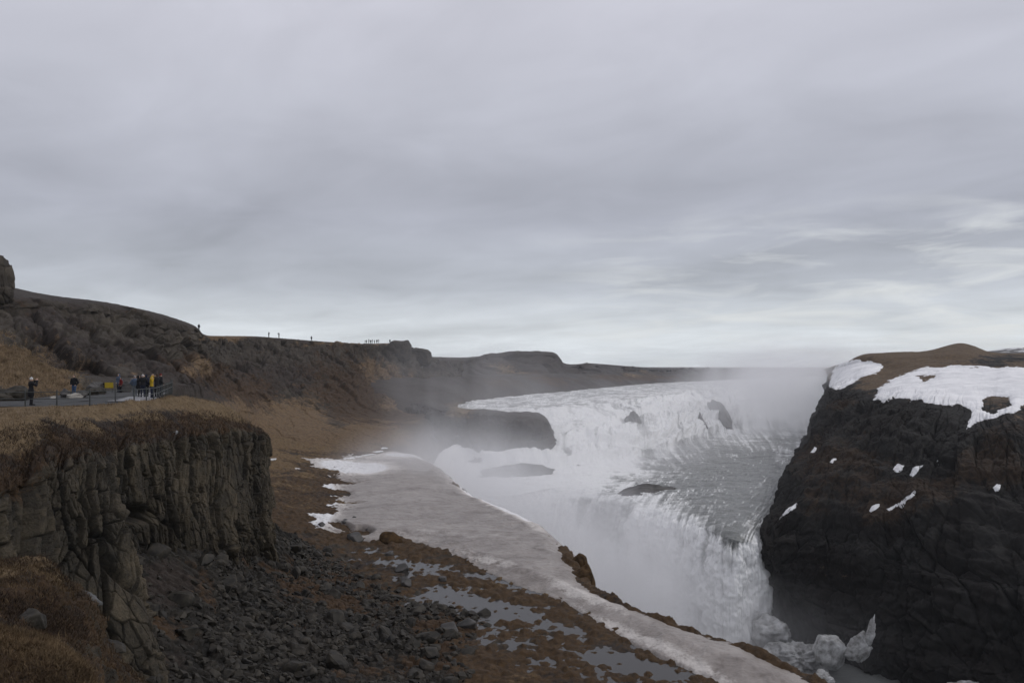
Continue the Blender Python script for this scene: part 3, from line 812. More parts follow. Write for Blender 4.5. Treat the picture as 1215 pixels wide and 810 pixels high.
facew = np.interp(rv, [0, 3.4, 4.0, 4.25, 8], [0.0, 0.05, 0.5, 1, 1])[:, None] * np.ones(RG.shape[:2])
arcR = np.broadcast_to(np.r_[0, np.cumsum(np.linalg.norm(np.diff(RG[360], axis=0), axis=1))], RG.shape[:2])
zR = RG[..., 2]
wa = arcR + fbm(RG, 9, 3, 0.5, 121) * 0.9
wz = zR + fbm(RG, 14, 3, 0.5, 122) * 1.6
f1, f2, c1 = worley(wa / 3.4, wz / 5.0, 21)
g1, g2, c2 = worley(wa / 1.3, wz / 1.8, 22)
strata = fbm(np.stack([wa / 16, 0 * wa, wz / 2.6], -1), 1, 3, 0.5, 123)
low = sstep(-22, -32, zR)
d1, c1, e1 = facets(wa / 2.9, wz / 6.5 + 0.13 * wa, 21, 1.5, 1.9, 0.9, 0.035)
d2, c2, e2 = facets(wa / 1.3, wz / 1.9 + 0.3 * wa, 22, 0.8, 1.0, 0.5, 0.05)
d3, c3, e3 = facets(wa / 0.7, wz / 0.8, 23, 0.38, 0.36, 0.12, 0.10)
bare = np.clip(sstep(-22, -32, zR) + sstep(5.0, 4.4, rv)[:, None] + sstep(0.0, 0.4, fbm(RG, 12, 3, .5, 129)), 0, 1)
dR = (d1 + d2 + d3) * (0.25 + 0.75 * bare) + strata * 1.6 + fbm(RG, 14, 4, 0.5, 124) * 2.0 + fbm(RG, 2.2, 5, 0.65, 125) * 0.55 + fbm(RG, 0.9, 3, 0.6, 229) * 0.16
dR = dR * facew + fbm(RG, 8, 4, 0.5, 126) * 0.8 * (1 - facew) * np.interp(rv, [0, 0.9, 1, 1.6], [0.1, 0.3, 0.5, 1])[:, None]
RGd = RG + nR * dR[..., None]
rx, ry = proj(RGd)
na, nb = fbm(RGd, 8, 4, .6, 127), fbm(RGd, 2, 4, .6, 128)
wR = np.stack([np.interp(rv, [0, 2.7, 3.5, 4.0], [0.85, 0.85, 0.45, 0.0])[:, None] + na * .45 + nb * .35 - px_blob(rx, ry, [(1190, 428, 50, 8, 0, .6)]),
               px_blob(rx, ry, [(1000, 480, 30, 10, 0, 0.55), (1010, 560, 90, 50, 15, 0.66), (1080, 590, 90, 30, -15, 0.62), (1180, 540, 60, 50, 0, 0.6), (960, 600, 40, 30, 0, 0.55), (1010, 515, 30, 20, 0, .4)]) + na * .35 + nb * .2,
               0.45 + na * 0.5 + px_blob(rx, ry, [(1180, 428, 50, 9, 0, .5)])], -1)
struct(grid_mesh('cliff', RGd, M_right, {'w': np.clip(wR, 0, 1), 'cell': np.clip(.4 * c1 + .35 * c2 + .25 * c3, 0, 1)}))

# snow lying on it
GS = RG.copy()
GS = RG + nR * ((dR - fbm(RG, 2, 4, .6, 125) * .3 * facew))[..., None]


def largest(k):
    """the largest connected patch of a mask"""
    lab = np.where(k, np.arange(1, k.size + 1).reshape(k.shape), 0)
    while True:
        n = lab.copy()
        for ax in (0, 1):
            for sgn in (1, -1):
                sh = np.roll(n, sgn, ax)
                n = np.where(k & (sh > n), sh, n)
        if (n == lab).all():
            break
        lab = n
    v, c = np.unique(lab[lab > 0], return_counts=True)
    return lab == v[c.argmax()]


def snow(name, poly, label, thick=0.5, rag=3.0, vmax=8.0, vmin=0.95, soften=True, holes=(), group=None):
    lo = np.min(poly, 0) - 12
    hi = np.max(poly, 0) + 12
    m = (rx > lo[0]) & (rx < hi[0]) & (ry > lo[1]) & (ry < hi[1]) & (rv > vmin)[:, None] & (rv < vmax)[:, None]
    ii, jj = np.where(m)
    if not len(ii):
        return None
    sl = (slice(max(ii.min() - 2, 0), ii.max() + 3), slice(max(jj.min() - 2, 0), jj.max() + 3))
    base = RGd[sl]
    X, Y = rx[sl], ry[sl]
    sd = seg_sd(X, Y, poly)
    for h in holes:
        sd = np.minimum(sd, -seg_sd(X, Y, h))
    sd = sd + (fbm(base, 3.0, 4, 0.65, 131) + 0.35 * fbm(base, 0.6, 3, .6, 132)) * rag * 1.5
    sd = np.where(m[sl], sd, -9)
    top = smooth2(base[..., 2], 6) if soften else base[..., 2]
    sd = sd - np.clip(fbm(base, 0.9, 3, .6, 134) - 0.1, 0, 1) * (3.5 if vmin > 2 else 0.8)
    lift = np.where(sd > 0, thick * (1 - np.exp(-sd / 6.0)), sd * 0.4)
    G = base.copy()
    G[..., 2] = np.maximum(base[..., 2], top * .6 + base[..., 2] * .4) * 1.0 + lift - 0.02
    G[..., 2] += fbm(base, 4, 4, 0.55, 133) * 0.15 * (sd > 1)
    G += nR[sl] * (np.clip(lift, -0.3, 1) * 0.6)[..., None]
    o = grid_mesh(name, G, M_snow, keep=largest(sd > -0.5))
    return tag(o, label, 'snow', group)


SN = 'snow lying on the dark cliff'
snow('snow_field', [(1037, 474), (1043, 458), (1075, 443), (1100, 434), (1118, 436), (1130, 433.5), (1160, 435.5), (1215, 436), (1330, 437), (1330, 490), (1215, 480), (1205, 488), (1190, 491), (1182, 496), (1160, 500), (1147, 508), (1152, 490), (1140, 479), (1120, 481), (1100, 478), (1080, 475), (1060, 472), (1048, 477)],
     'wide white snow field sloping along the top of the dark cliff', 0.38, 3.0, 5.2, holes=([(1167, 474), (1178, 470), (1196, 472), (1199, 481), (1188, 485), (1178, 492), (1167, 486)], [(1088, 446), (1110, 444), (1108, 449), (1096, 453)]), group=SN)
snow('snow_field', [(983, 459), (988, 440), (996, 431), (1010, 427), (1040, 429), (1048, 434), (1040, 444), (1022, 448), (1006, 458), (997, 463), (990, 461)],
     'small snow field at the far misty corner of the dark cliff top', 0.35, 2.0, 5.2, group=SN)
for pts, lab in [
    ([(1058, 556), (1065, 549), (1073, 552), (1072, 559), (1064, 561)], 'upper rounded snow patch in the middle of the dark cliff face'),
    ([(1079, 563), (1084, 553), (1096, 551), (1092, 557), (1083, 566)], 'slanting snow patch just beside the rounded one on the cliff face'),
    ([(1030, 606), (1036, 597), (1046, 596), (1043, 603), (1034, 608)], 'small snow patch beside the long slanting snow streak on the cliff'),
    ([(1051, 604), (1066, 596), (1085, 581), (1088, 585), (1074, 597), (1055, 606)], 'long slanting snow streak low in the middle of the cliff face'),
    ([(924, 615), (932, 604), (946, 595), (944, 602), (934, 610)], 'thin snow streak at the cliff edge above the lip of the falls'),
    ([(961, 537), (966, 529), (970, 531), (967, 538)], 'tiny snow patch high on the shaded flank facing the pool'),
    ([(983, 549), (988, 543), (993, 544), (989, 550)], 'tiny snow patch under the rocky brow of the dark cliff'),
    ([(1112, 547), (1118, 542), (1126, 540), (1122, 545), (1115, 550)], 'faint snow patch beneath the wide snow field'),
    ([(1177, 578), (1183, 573), (1189, 575), (1186, 583), (1180, 584)], 'single small snow patch alone on the bare slope at the frame edge'),
]:
    snow('snow_patch', pts, lab, 0.15, 1.3, 7.5, 4.2, True, (), SN)

# the snowy hill far behind
ph = [[P(1090, 424, 900), P(1140, 420, 900), P(1172, 417, 900), P(1200, 414, 900), P(1240, 413, 900), P(1400, 405, 900), P(1600, 415, 900)],
      [P(1090, 440, 700), P(1140, 438, 700), P(1172, 434, 700), P(1200, 432, 700), P(1240, 432, 700), P(1400, 430, 700), P(1600, 436, 700)]]
ph = [[p + np.array([0, 120, -14]) for p in ph[0]]] + ph
G, v, s = loft(ph, 60, 200, kr=0.3)
G[..., 2] += fbm(G, 60, 4, .6, 141) * 2.2
m_fh, t_ = mat_new('snowy_hill')
pos_ = t_.n('ShaderNodeNewGeometry').outputs['Position']
c_ = t_.mix(t_.ramp(t_.noise(pos_, 0.03, 7, .65), [(0.50, 0.0), (0.56, 1.0)]), (0.05, 0.045, 0.042), (0.75, 0.76, 0.78))
t_.n('ShaderNodeOutputMaterial', {0: t_.n('ShaderNodeBsdfPrincipled', {'Base Color': c_, 'Roughness': 0.9}).outputs[0]})
struct(grid_mesh('hill', G, m_fh))

# ------------------------------------------------------------------ LAND 8: platform of rock at the side of the upper falls
pl_rows = [
    [P(440, 470, 400), P(500, 470, 360), P(560, 486, 300), P(610, 489, 280), P(640, 490, 270), P(655, 505, 262), P(658, 530, 240)],
    [P(440, 478, 350), P(495, 480, 300), P(552, 489, 225), P(610, 494, 215), P(640, 497, 215), P(653, 507, 217), P(657, 520, 222)],
    [P(440, 500, 320), P(498, 506, 268), P(556, 508, 214), P(610, 512, 209), P(642, 514, 209), P(654, 520, 211), P(657, 530, 216)],
    [P(440, 560, 300), P(500, 552, 240), P(558, 553, 204), P(610, 553, 202), P(640, 552, 202), P(651, 550, 204), P(655, 548, 212)],
    [P(440, 600, 300), P(500, 590, 236), P(560, 590, 201), P(610, 590, 200), P(640, 588, 200), P(652, 585, 204), P(657, 580, 214)],
]
G, v, s = loft(pl_rows, 220, 320, kr=0.35)
n = normals(G)
if (n[..., 2] - n[..., 1]).mean() < 0:
    n = -n
a1, c1, e1 = facets(G[..., 0] / 3.4 + fbm(G, 5, 3, .5, 241) * .5, G[..., 2] / 6.5 + fbm(G, 4, 3, .5, 242) * .5, 31, 1.6, 1.6, .5, .05)
a2, c2, e2 = facets(G[..., 0] / 1.2, G[..., 2] / 1.5, 32, .6, .6, .25, .08)
G = G + n * ((a1 + a2 - 0.8 * np.cos(G[..., 2] * 1.4 + fbm(G, 9, 3, .5, 243) * 3)) * np.interp(v, [0, 1, 1.4, 4], [0.1, .3, 1, 1])[:, None] + fbm(G, 5, 4, .55, 143) * .6)[..., None]
pxp, pyp = proj(G)
struct(grid_mesh('cliff', G, M_far, {'w': np.stack([px_blob(pxp, pyp, [(545, 488, 26, 12, 0, .62)]) + fbm(G, 4, 4, .6, 244) * .3, 0 * c1 + .3, 0 * c1 + .5], -1), 'cell': c1}))

# ------------------------------------------------------------------ WATER: upper river, upper falls, pool, lower falls as one flowing sheet
def row_z(pts, z):
    return [Z(a, b, z) for a, b in pts]


w_rows = [
    row_z([(548, 473), (556, 470), (575, 467), (625, 464), (680, 460), (740, 456), (800, 451.5), (860, 449), (930, 447), (1080, 445)], -15),
    row_z([(543, 483), (555, 479), (575, 477), (625, 473), (680, 470), (740, 465), (800, 459.5), (860, 457), (930, 456), (1080, 454)], -15),
    row_z([(541, 495), (553, 491), (568, 490), (625, 486), (672, 483), (720, 479), (778, 471), (838, 463), (892, 461), (1050, 459)], -15.2),
    row_z([(541, 510), (554, 507), (575, 505), (632, 505), (685, 501), (738, 496), (792, 487), (848, 476), (903, 472), (1040, 470)], -18.5),
    row_z([(535, 530), (555, 528), (582, 528), (636, 530), (688, 524), (742, 519), (796, 508), (850, 494), (908, 487), (1030, 484)], -21),
    row_z([(510, 556), (548, 556), (590, 560), (642, 560), (692, 550), (747, 543), (802, 530), (853, 514), (912, 506), (1020, 500)], -24.8),
    row_z([(480, 590), (560, 590), (602, 588), (650, 580), (704, 572), (765, 563), (820, 556), (872, 548), (932, 540), (1010, 530)], -25.8),
    row_z([(500, 612), (562, 604), (603, 598), (648, 590), (694, 590), (732, 599), (777, 610), (824, 622), (868, 640), (908, 646)], -27),
]
off = np.array([[-0.1, -0.99], [-0.15, -0.98], [-0.25, -0.96], [-0.4, -0.9], [-0.45, -0.88], [-0.45, -0.88], [-0.45, -0.88], [-0.45, -0.88], [-0.25, -0.55], [0.12, -0.15]])
w_rows[-1][-2:] = [P(870, 640, 130), P(909, 645, 134)]
L = np.array(w_rows[-1])
for dist, drop in ((1.6, 0.9), (3.4, 4.0), (5.6, 11.0), (7.0, 18.5)):
    r = L.copy()
    r[:, :2] += off * dist
    r[:, 2] -= drop
    w_rows.append(list(r))
WG, wv, ws = loft(w_rows, 900, 820, kr=0.75, ks=0.95, vw=[0.12, 0.35, 0.9, 1.3, 1.3, 0.8, 0.9, 2, 2.2, 2.2, 2.0], sw=[0.5] + [1] * 7 + [0.6])
wx, wy = proj(WG)
S_, V_ = np.meshgrid(ws, wv)
arcw = np.broadcast_to(np.r_[0, np.cumsum(np.linalg.norm(np.diff(WG[520], axis=0), axis=1))], WG.shape[:2])
len_v = np.r_[0, np.cumsum(np.linalg.norm(np.diff(WG[:, 400], axis=0), axis=1))][:, None] * np.ones(WG.shape[:2])
nW = normals(WG)
if nW[..., 2].mean() < 0:
    nW = -nW
# streaks drawn out along the flow
fl = np.stack([arcw / 1.0, len_v / 5.0, 0 * arcw], -1)
st1 = fbm(fl, 3.0, 5, 0.62, 151)
stc = fbm(np.stack([arcw / 1.0, len_v / 26.0, 0 * arcw], -1), 1.7, 5, 0.62, 158)
stl = fbm(np.stack([arcw / 1.0, len_v / 14.0, 0 * arcw], -1), 6.5, 3, 0.55, 159)
st2 = fbm(np.stack([arcw, len_v / 9.0, 0 * arcw], -1), 1.0, 4, 0.6, 152)
tur = fbm(WG, 6, 5, 0.6, 153)
tur2 = fbm(WG, 2.0, 4, 0.62, 154)
rip = fbm(np.stack([WG[..., 0] / 2.6, WG[..., 1] / 1.0, 0 * arcw], -1), 1.6, 4, 0.62, 155, ridged=True)
phase = wv[:, None] * 1.15 + fbm(np.stack([arcw / 30, len_v / 60, 0 * arcw], -1), 1.0, 4, .6, 171)[...] * 1.3
fr_ = phase - np.floor(phase)
stepz = (sstep(0.55, 0.95, fr_) - fr_)
dropm = np.exp(-((fr_ - 0.76) / 0.16) ** 2)
casc = np.interp(wv, [0, 1.4, 2.0, 2.4, 4.6, 5.2, 5.9, 6.6, 7.0, 7.3, 12], [0.25, 0.32, 0.55, 1, 1, 0.9, 0.45, 0.34, 0.70, 1, 1])[:, None]
pool = px_blob(wx, wy, [(860, 560, 110, 52, 25, 1.0), (790, 545, 70, 18, 10, 0.8), (910, 520, 60, 18, 0, 0.6), (760, 570, 60, 14, 10, .5), (860, 610, 70, 30, 25, 0.9)]) * ((V_ > 4.7) & (V_ < 7.3))
leftfoam = px_blob(wx, wy, [(620, 565, 140, 40, 0, 0.5)]) * ((V_ > 4.7) & (V_ < 7.2))
upc = np.interp(wv, [1.8, 2.2, 5.0, 5.5], [0, 1, 1, 0])[:, None]
fleck = np.clip(fbm(np.stack([arcw / 1.8, len_v / 1.0, 0 * arcw], -1), 1.7, 5, .68, 173) - 0.14, 0, 1) * 2.0 * (1 - casc)
foam = 0.12 + 0.66 * casc + leftfoam - pool * 0.40 + tur * 0.30 * (1 - upc * .6) + st1 * 0.40 * (1 - upc) * (0.4 + casc) + (stc * 0.42 + stl * 0.30) * upc + rip * 0.18 * (1 - upc) + fleck
foam += np.where(V_ < 1.8, tur * 0.15 + rip * 0.2, 0)
fallw = np.interp(wv, [6.9, 7.3, 12], [0, 1, 1])[:, None]
foam = foam * (1 - fallw) + fallw * (0.76 + st2 * 0.05 + st1 * 0.24 + tur * 0.40 + stl * 0.22)
# dark gaps in the curtain under the slab of rock
foam -= px_blob(wx, wy, [(712, 632, 22, 50, 14, 0.50), (690, 606, 8, 22, 5, 0.34), (742, 606, 16, 8, -20, .3), (868, 640, 14, 12, 0, 0.55)]) * (V_ > 6.6)
# broken ledges in the upper cascades
ledge = fbm(np.stack([arcw / 9, len_v / 3.2, 0 * arcw], -1), 1.0, 4, 0.6, 157)
cas_up = np.interp(wv, [1.8, 2.4, 4.6, 5.4], [0, 1, 1, 0])[:, None]
foam += (dropm - 0.45) * 0.22 * cas_up
dW = tur * 0.30 * (0.5 + casc) * (1 - .5 * upc) + tur2 * 0.16 * (0.6 + casc) * (1 - .5 * upc) + rip * 0.42 * (1 - fallw) * (1 - upc) + stc * 0.55 * upc - stepz * 3.0 * cas_up + ledge * 0.5 * cas_up + st1 * 0.35 * cas_up + st1 * 0.7 * fallw + st2 * 0.06 * fallw + tur2 * 0.55 * fallw + tur * 0.6 * fallw
dW *= np.clip(WG[..., 1] / 220, 0.6, 2) ** 0.3
foam -= np.clip(-ledge - 0.35, 0, 1) * 0.8 * cas_up
WG = WG + nW * dW[..., None]
river = struct(grid_mesh('river', WG, M_water, {'foam': np.clip(foam, 0, 1)}))
# the gorge's own river far below
yy, xx = np.meshgrid(np.linspace(20, 175, 150), np.linspace(-30, 110, 150), indexing='ij')
CW = np.stack([xx, yy, -44.3 + fbm(np.stack([xx, yy, 0 * xx], -1), 5, 4, .6, 161) * .5], -1)
struct(grid_mesh('river', CW, M_water, {'foam': np.clip(0.05 + 0.4 * fbm(CW, 9, 4, .6, 162) + .8 * sstep(12, 2, np.abs(xx - 20) * 0.4 + np.abs(yy - 136) * .5), 0, 1)}))

# ------------------------------------------------------------------ THINGS: rocks and ice
def poly_dirs(rng, n, flat=1.0):
    v = rng.normal(size=(n, 3))
    v /= np.linalg.norm(v, axis=1, keepdims=True)
    h = rng.uniform(0.62, 1.0, n)
    return v, h


def ico(sub):
    bm = bmesh.new()
    bmesh.ops.create_icosphere(bm, subdivisions=sub, radius=1.0)
    bm.verts.ensure_lookup_table()
    V = np.array([v.co[:] for v in bm.verts])
    Fc = np.array([[v.index for v in f.verts] for f in bm.faces])
    bm.free()
    return V, Fc


ICO = {k: ico(k) for k in (2, 3, 4, 5, 6)}


def boulder_verts(seed, sub=4, planes=16, rough=0.06, fscale=0.6, round_=0.0):
    """an angular boulder: a unit ball cut by random planes, then roughened"""
    rng = np.random.default_rng(seed)
    d, fc = ICO[sub]
    n, h = poly_dirs(rng, planes)
    c = np.clip(d @ n.T, 1e-3, None)
    r = np.min(h / c, axis=1)
    r = np.minimum(r, 1.25)
    r = r * (1 - round_) + round_
    V = d * r[:, None]
    V += d * (fbm(V + seed * 3.1, fscale, 4, 0.6, seed) * rough)[:, None]
    return V, fc


def rotmat(rx_, ry_, rz_):
    return np.array(Matrix.Rotation(rz_, 3, 'Z') @ Matrix.Rotation(ry_, 3, 'Y') @ Matrix.Rotation(rx_, 3, 'X'))


def rock(name, loc, size, seed, mat, label, cat, group=None, sub=4, planes=16, rough=0.08, rot=None, round_=0.0, smooth=True, fscale=0.6):
    V, fc = boulder_verts(seed, sub, planes, rough, fscale, round_)
    V = V * np.array(size)
    R_ = rotmat(*(rot or (0, 0, 0)))
    o = mesh_raw(name, V @ R_.T, fc, mat, smooth=smooth)
    o.location = loc
    return tag(o, label, cat, group)


def along(A, B):
    d = B - A
    return (0, -math.atan2(d[2], math.hypot(d[0], d[1])), math.atan2(d[1], d[0])), np.linalg.norm(d) / 2


M_stone = mat_noise('scree_stone', (0.008, 0.0074, 0.0064), (0.048, 0.041, 0.031), 0.9, 0.75, 0.5, 0.08)
M_wetstone = mat_noise('river_stone', (0.030, 0.028, 0.027), (0.075, 0.070, 0.066), 0.5, 0.55, 0.5, 0.3)
M_moss = mat_noise('moss', (0.026, 0.017, 0.010), (0.085, 0.051, 0.023), 1.6, 0.95, 0.7, 0.15, spec=0.1)
M_iceblock = mat_noise('old_ice', (0.15, 0.148, 0.14), (0.50, 0.505, 0.51), 0.8, 0.6, 0.7, 0.5, detail=8)
M_palestone = mat_noise('pale_stone', (0.20, 0.19, 0.17), (0.34, 0.32, 0.29), 3.0, 0.8, 0.4, 0.05)

# rocks standing out of the falls
RW = 'dark rocks breaking the water of the falls'
for (a, b, w, h, lab) in [
    (P(716, 597, 163), P(806, 577, 172), 4.6, 2.0, 'long dark slab of rock at the lip of the lower falls'),
    (P(745, 578, 178), P(762, 575, 180), 1.6, 1.2, 'small dark rock just upstream of the long slab at the lip'),
    (P(843, 478, 402), P(869, 515, 300), 3.6, 5.2, 'long dark ridge of rock running down through the upper falls'),
    (P(820, 493, 352), P(837, 513, 300), 2.6, 4.4, 'thin dark rib of rock beside the long ridge in the upper falls'),
    (P(748, 496, 285), P(753, 506, 268), 2.4, 3.8, 'upright dark rock in the middle of the upper cascades'),
    (P(744, 512, 262), P(757, 517, 252), 2.2, 1.3, 'low wet rock below the upright rock in the cascades'),
    (P(675, 548, 212), P(689, 553, 205), 1.0, 0.9, 'lone dark stone in the white water off the rock platform'),
    (P(560, 570, 186), P(648, 562, 190), 4.2, 2.6, 'low ledge of wet rock washed by foam below the platform'),
]:
    rt, hl = along(a, b)
    rock('river_rock', tuple((a + b) / 2 - np.array([0, 0, 0.3])), (hl * 1.1, w, h), int(a[0] * 7) % 50 + 60, M_wetstone, lab, 'rock', RW, 5, 22, 0.22, rt, 0.15, True, 0.35)

# ice fallen into the gorge
IB = 'broken ice at the foot of the dark cliff'
for (c, sz, sd_, rt, lab, rg) in [
    (P(916, 750, 128), (3.8, 3.0, 2.6), 201, (0, 0.1, 0.3), 'dirty grey ice mound against the foot of the falls', 0.35),
    (P(950, 781, 121), (4.6, 3.2, 2.6), 202, (0, 0, 0), 'jagged heap of white ice rubble between mound and tall block', 0.75),
    (P(985, 772, 116), (2.5, 2.0, 3.3), 203, (0.1, 0.35, 0.4), 'tall smooth white ice block leaning at the cliff foot', 0.16),
    (P(1017, 768, 115), (1.7, 1.4, 2.7), 204, (0.2, 0.6, 0.2), 'tilted ice slab with pointed top beside the tall ice block', 0.22),
    (P(1031, 755, 114.5), (0.6, 0.6, 2.8), 205, (0, 0.25, 0), 'thin upright splinter of ice against the dark rock', 0.45),
    (P(978, 806, 112), (1.7, 1.3, 1.3), 206, (0, 0, 0.4), 'small lump of ice lying in front of the tall block', 0.45),
    (P(1148, 817, 106), (3.0, 1.8, 0.9), 207, (0, 0, 0.1), 'low flat ice floe at the bottom edge under the dark cliff', 0.5),
]:
    rock('ice_block', tuple(c), sz, sd_, M_iceblock, lab, 'ice', IB, 5, 18, rg, rt, 0.0, True, 0.4)

# boulders and stones on the scree
GROUND = {}


def surf(G, i, j):
    return G[i, j]


S_lab = 'grey angular boulder lying among the loose scree below the cliff of columns'
big_mats = [M_stone]
hulls = []
for k in range(14):
    rng = np.random.default_rng(300 + k)
    pts = rng.normal(size=(15, 3))
    pts /= np.linalg.norm(pts, axis=1, keepdims=True)
    pts *= np.array([1.0, 0.75, 0.55]) * rng.uniform(0.8, 1.1, (15, 1))
    bm = bmesh.new()
    for p_ in pts:
        bm.verts.new(p_)
    r_ = bmesh.ops.convex_hull(bm, input=bm.verts[:])
    bmesh.ops.delete(bm, geom=list({g for g in r_['geom_interior'] + r_['geom_unused'] if isinstance(g, bmesh.types.BMVert)}), context='VERTS')
    bm.verts.ensure_lookup_table()
    bm.verts.index_update()
    hulls.append((np.array([v.co[:] for v in bm.verts]), np.array([[v.index for v in f.verts] for f in bm.faces if len(f.verts) == 3])))
    bm.free()


def scatter(name, G, ij, sizes, mat, seed, flat=False, attr=None):
    """many small stones as one mesh"""
    rng = np.random.default_rng(seed)
    VV, FF, n0 = [], [], 0
    for (i, j), s_ in zip(ij, sizes):
        hv_, hf_ = hulls[rng.integers(len(hulls))]
        R_ = rotmat(*(rng.uniform(-0.7, 0.7, 2)), rng.uniform(0, 6.28))
        VV.append((hv_ * s_) @ R_.T + G[i, j] + np.array([0, 0, s_ * 0.12]))
        FF.append(hf_ + n0)
        n0 += len(hv_)
    return tag(mesh_raw(name, np.concatenate(VV), np.concatenate(FF), mat, smooth=False), kind='stuff')


rng = np.random.default_rng(55)
inview = (sx > -40) & (sx < 700) & (sy > 560) & (sy < 900) & (sv > 1)[:, None]
# fewer stones where heath and moss hold the slope
hold = np.clip(px_blob(sx, sy, [(195, 690, 48, 38, 30, 0.95), (215, 785, 40, 36, 0, 0.7), (345, 690, 60, 12, 25, 0.7), (560, 770, 70, 30, 20, 0.6)]), 0, 1)
soil = sstep(0.02, 0.34, fbm(SG, 4.5, 4, 0.6, 85))
hold = np.maximum(hold, soil * 0.93)
cell = np.linalg.norm(np.cross(np.gradient(SG, axis=1), np.gradient(SG, axis=0)), axis=2)
pw = (cell * inview * (1 - hold)).ravel()
pw /= pw.sum()
pick = rng.choice(pw.size, 11000, p=pw)
ii, jj = np.unravel_index(pick, sx.shape)
sizes = 0.07 + 0.42 * rng.random(len(ii)) ** 4.0
scatter('rubble', SG, list(zip(ii, jj)), sizes, M_stone, 56)
meshes = []
for k in range(8):
    V, fc = boulder_verts(400 + k, 3, 13, 0.05)
    o = mesh_raw('boulder', V * np.array([1, .8, .62]), fc, M_stone, smooth=False)
    meshes.append(o.data)
    bpy.data.objects.remove(o)
pick = rng.choice(pw.size, 300, p=pw, replace=False)
ii, jj = np.unravel_index(pick, sx.shape)
for n_, (i, j) in enumerate(zip(ii, jj)):
    o = bpy.data.objects.new('boulder', meshes[n_ % 8])
    COL.objects.link(o)
    s_ = 0.30 + 0.55 * rng.random() ** 3.0
    o.location = SG[i, j] + np.array([0, 0, 0.1 * s_])
    o.scale = (s_, s_, s_)
    o.rotation_euler = (rng.uniform(-.6, .6), rng.uniform(-.6, .6), rng.uniform(0, 6.28))
    tag(o, S_lab, 'boulder', 'boulders of the scree slope')


def on_grid(G, x, y):
    d = (G[..., 0] - x) ** 2 + (G[..., 1] - y) ** 2
    i, j = np.unravel_index(d.argmin(), d.shape)
    return G[i, j]


SHz = lambda x, y: on_grid(SH, x, y)[2]
SB = 'dark boulders at the edge of the ice'
for (px_, py_, s_, lab) in [
    (410, 622, 0.85, 'dark boulder standing on the snowy inner edge of the ice'),
    (421, 619.5, 0.7, 'rounded dark boulder next to the standing one at the edge of the ice'),
    (436, 627.5, 0.4, 'small dark stone lying alone on the ice sheet'),
    (382, 627, 0.6, 'flat dark stone half sunk in the snow patch beside the ice'),
    (420, 638, 1.1, 'broad low dark boulder where moss meets snow and ice'),
    (464, 641, 1.3, 'largest mossy dark boulder at the lower rim of the ice'),
    (478, 674, 0.8, 'pointed black boulder in the pool below the ice'),
    (482, 693, 0.75, 'black boulder at the scree edge beside the pools'),
    (463, 655, 0.6, 'dark stone in the shallow melt water below the ice'),
    (533, 746, 1.0, 'black boulder at the bottom of the scree by the puddles'),
    (556, 742, 0.8, 'rounded moss-brown boulder between two puddles'),
    (525, 686, 0.55, 'dark stone on the moss between ice and pools'),
]:
    p = Z(px_, py_, ZS + 0.25)
    z_ = max(SHz(p[0], p[1]), ZS)
    rock('boulder', (p[0], p[1], z_ + s_ * 0.2), (s_, s_ * 0.8, s_ * 0.62), int(px_ * 3), M_wetstone if px_ != 464 else M_moss, lab, 'boulder', SB, 4, 15, 0.06, (0.1, 0.1, px_))
def at_px(px_, py_):
    best = None
    for G_ in (HG, SH):
        X_, Y_ = proj(G_)
        k_ = ((X_ - px_) ** 2 + (Y_ - py_) ** 2) < 2.2
        if k_.any():
            d_ = np.where(k_, G_[..., 1], 1e9)
            p_ = G_[np.unravel_index(d_.argmin(), d_.shape)]
            if best is None or p_[1] < best[1]:
                best = p_
    return best


for (px_, py_, sz_, lab) in [(414, 543.5, (1.5, 1.2, 0.30), 'snow patch on the footpath under the hillside, first of the broken line'), (424, 541.5, (1.2, 0.9, 0.22), 'thin snow patch in the broken line just after the first one'),
                             (436, 539, (1.6, 1.0, 0.22), 'long thin snow patch halfway along the broken line on the footpath'), (447, 535.5, (1.4, 1.1, 0.25), 'snow patch near the end of the broken line by the ice tip'),
                             (455, 531, (0.9, 1.3, 0.25), 'last snow patch of the broken line, highest on the slope'), (323, 544.5, (1.0, 0.8, 0.20), 'small snow patch just past the corner of the column cliff'),
                             (361, 658, (0.55, 0.4, 0.14), 'small snow patch on brown moss beside the top of the scree')]:
    p_ = at_px(px_, py_)
    if p_ is not None:
        rock('snow_patch', tuple(p_ + np.array([0, 0, 0.05])), sz_, int(px_), M_snow, lab, 'snow', 'snow patches along the foot of the hillside', 4, 14, 0.35, (0, -0.1, 0.2), 0.3, True, 0.5)
# the moss-grown boulder on the rim
p = P(690, 688, 80)
rock('mossy_boulder', tuple(p + np.array([0, 0, -1.0])), (1.25, 1.5, 2.3), 501, M_moss, 'tall moss-brown boulder standing out of the gorge rim beside the ice', 'boulder', None, 5, 14, 0.14, (0, 0.15, 0.2), 0.45)
p = P(687, 664, 85)
rock('mossy_boulder', tuple(p + np.array([0, 0, -0.7])), (0.9, 1.1, 1.2), 502, M_moss, 'smaller moss-brown boulder just behind the tall one on the rim', 'boulder', None, 5, 14, 0.14, (0, 0.1, 0.2), 0.45)

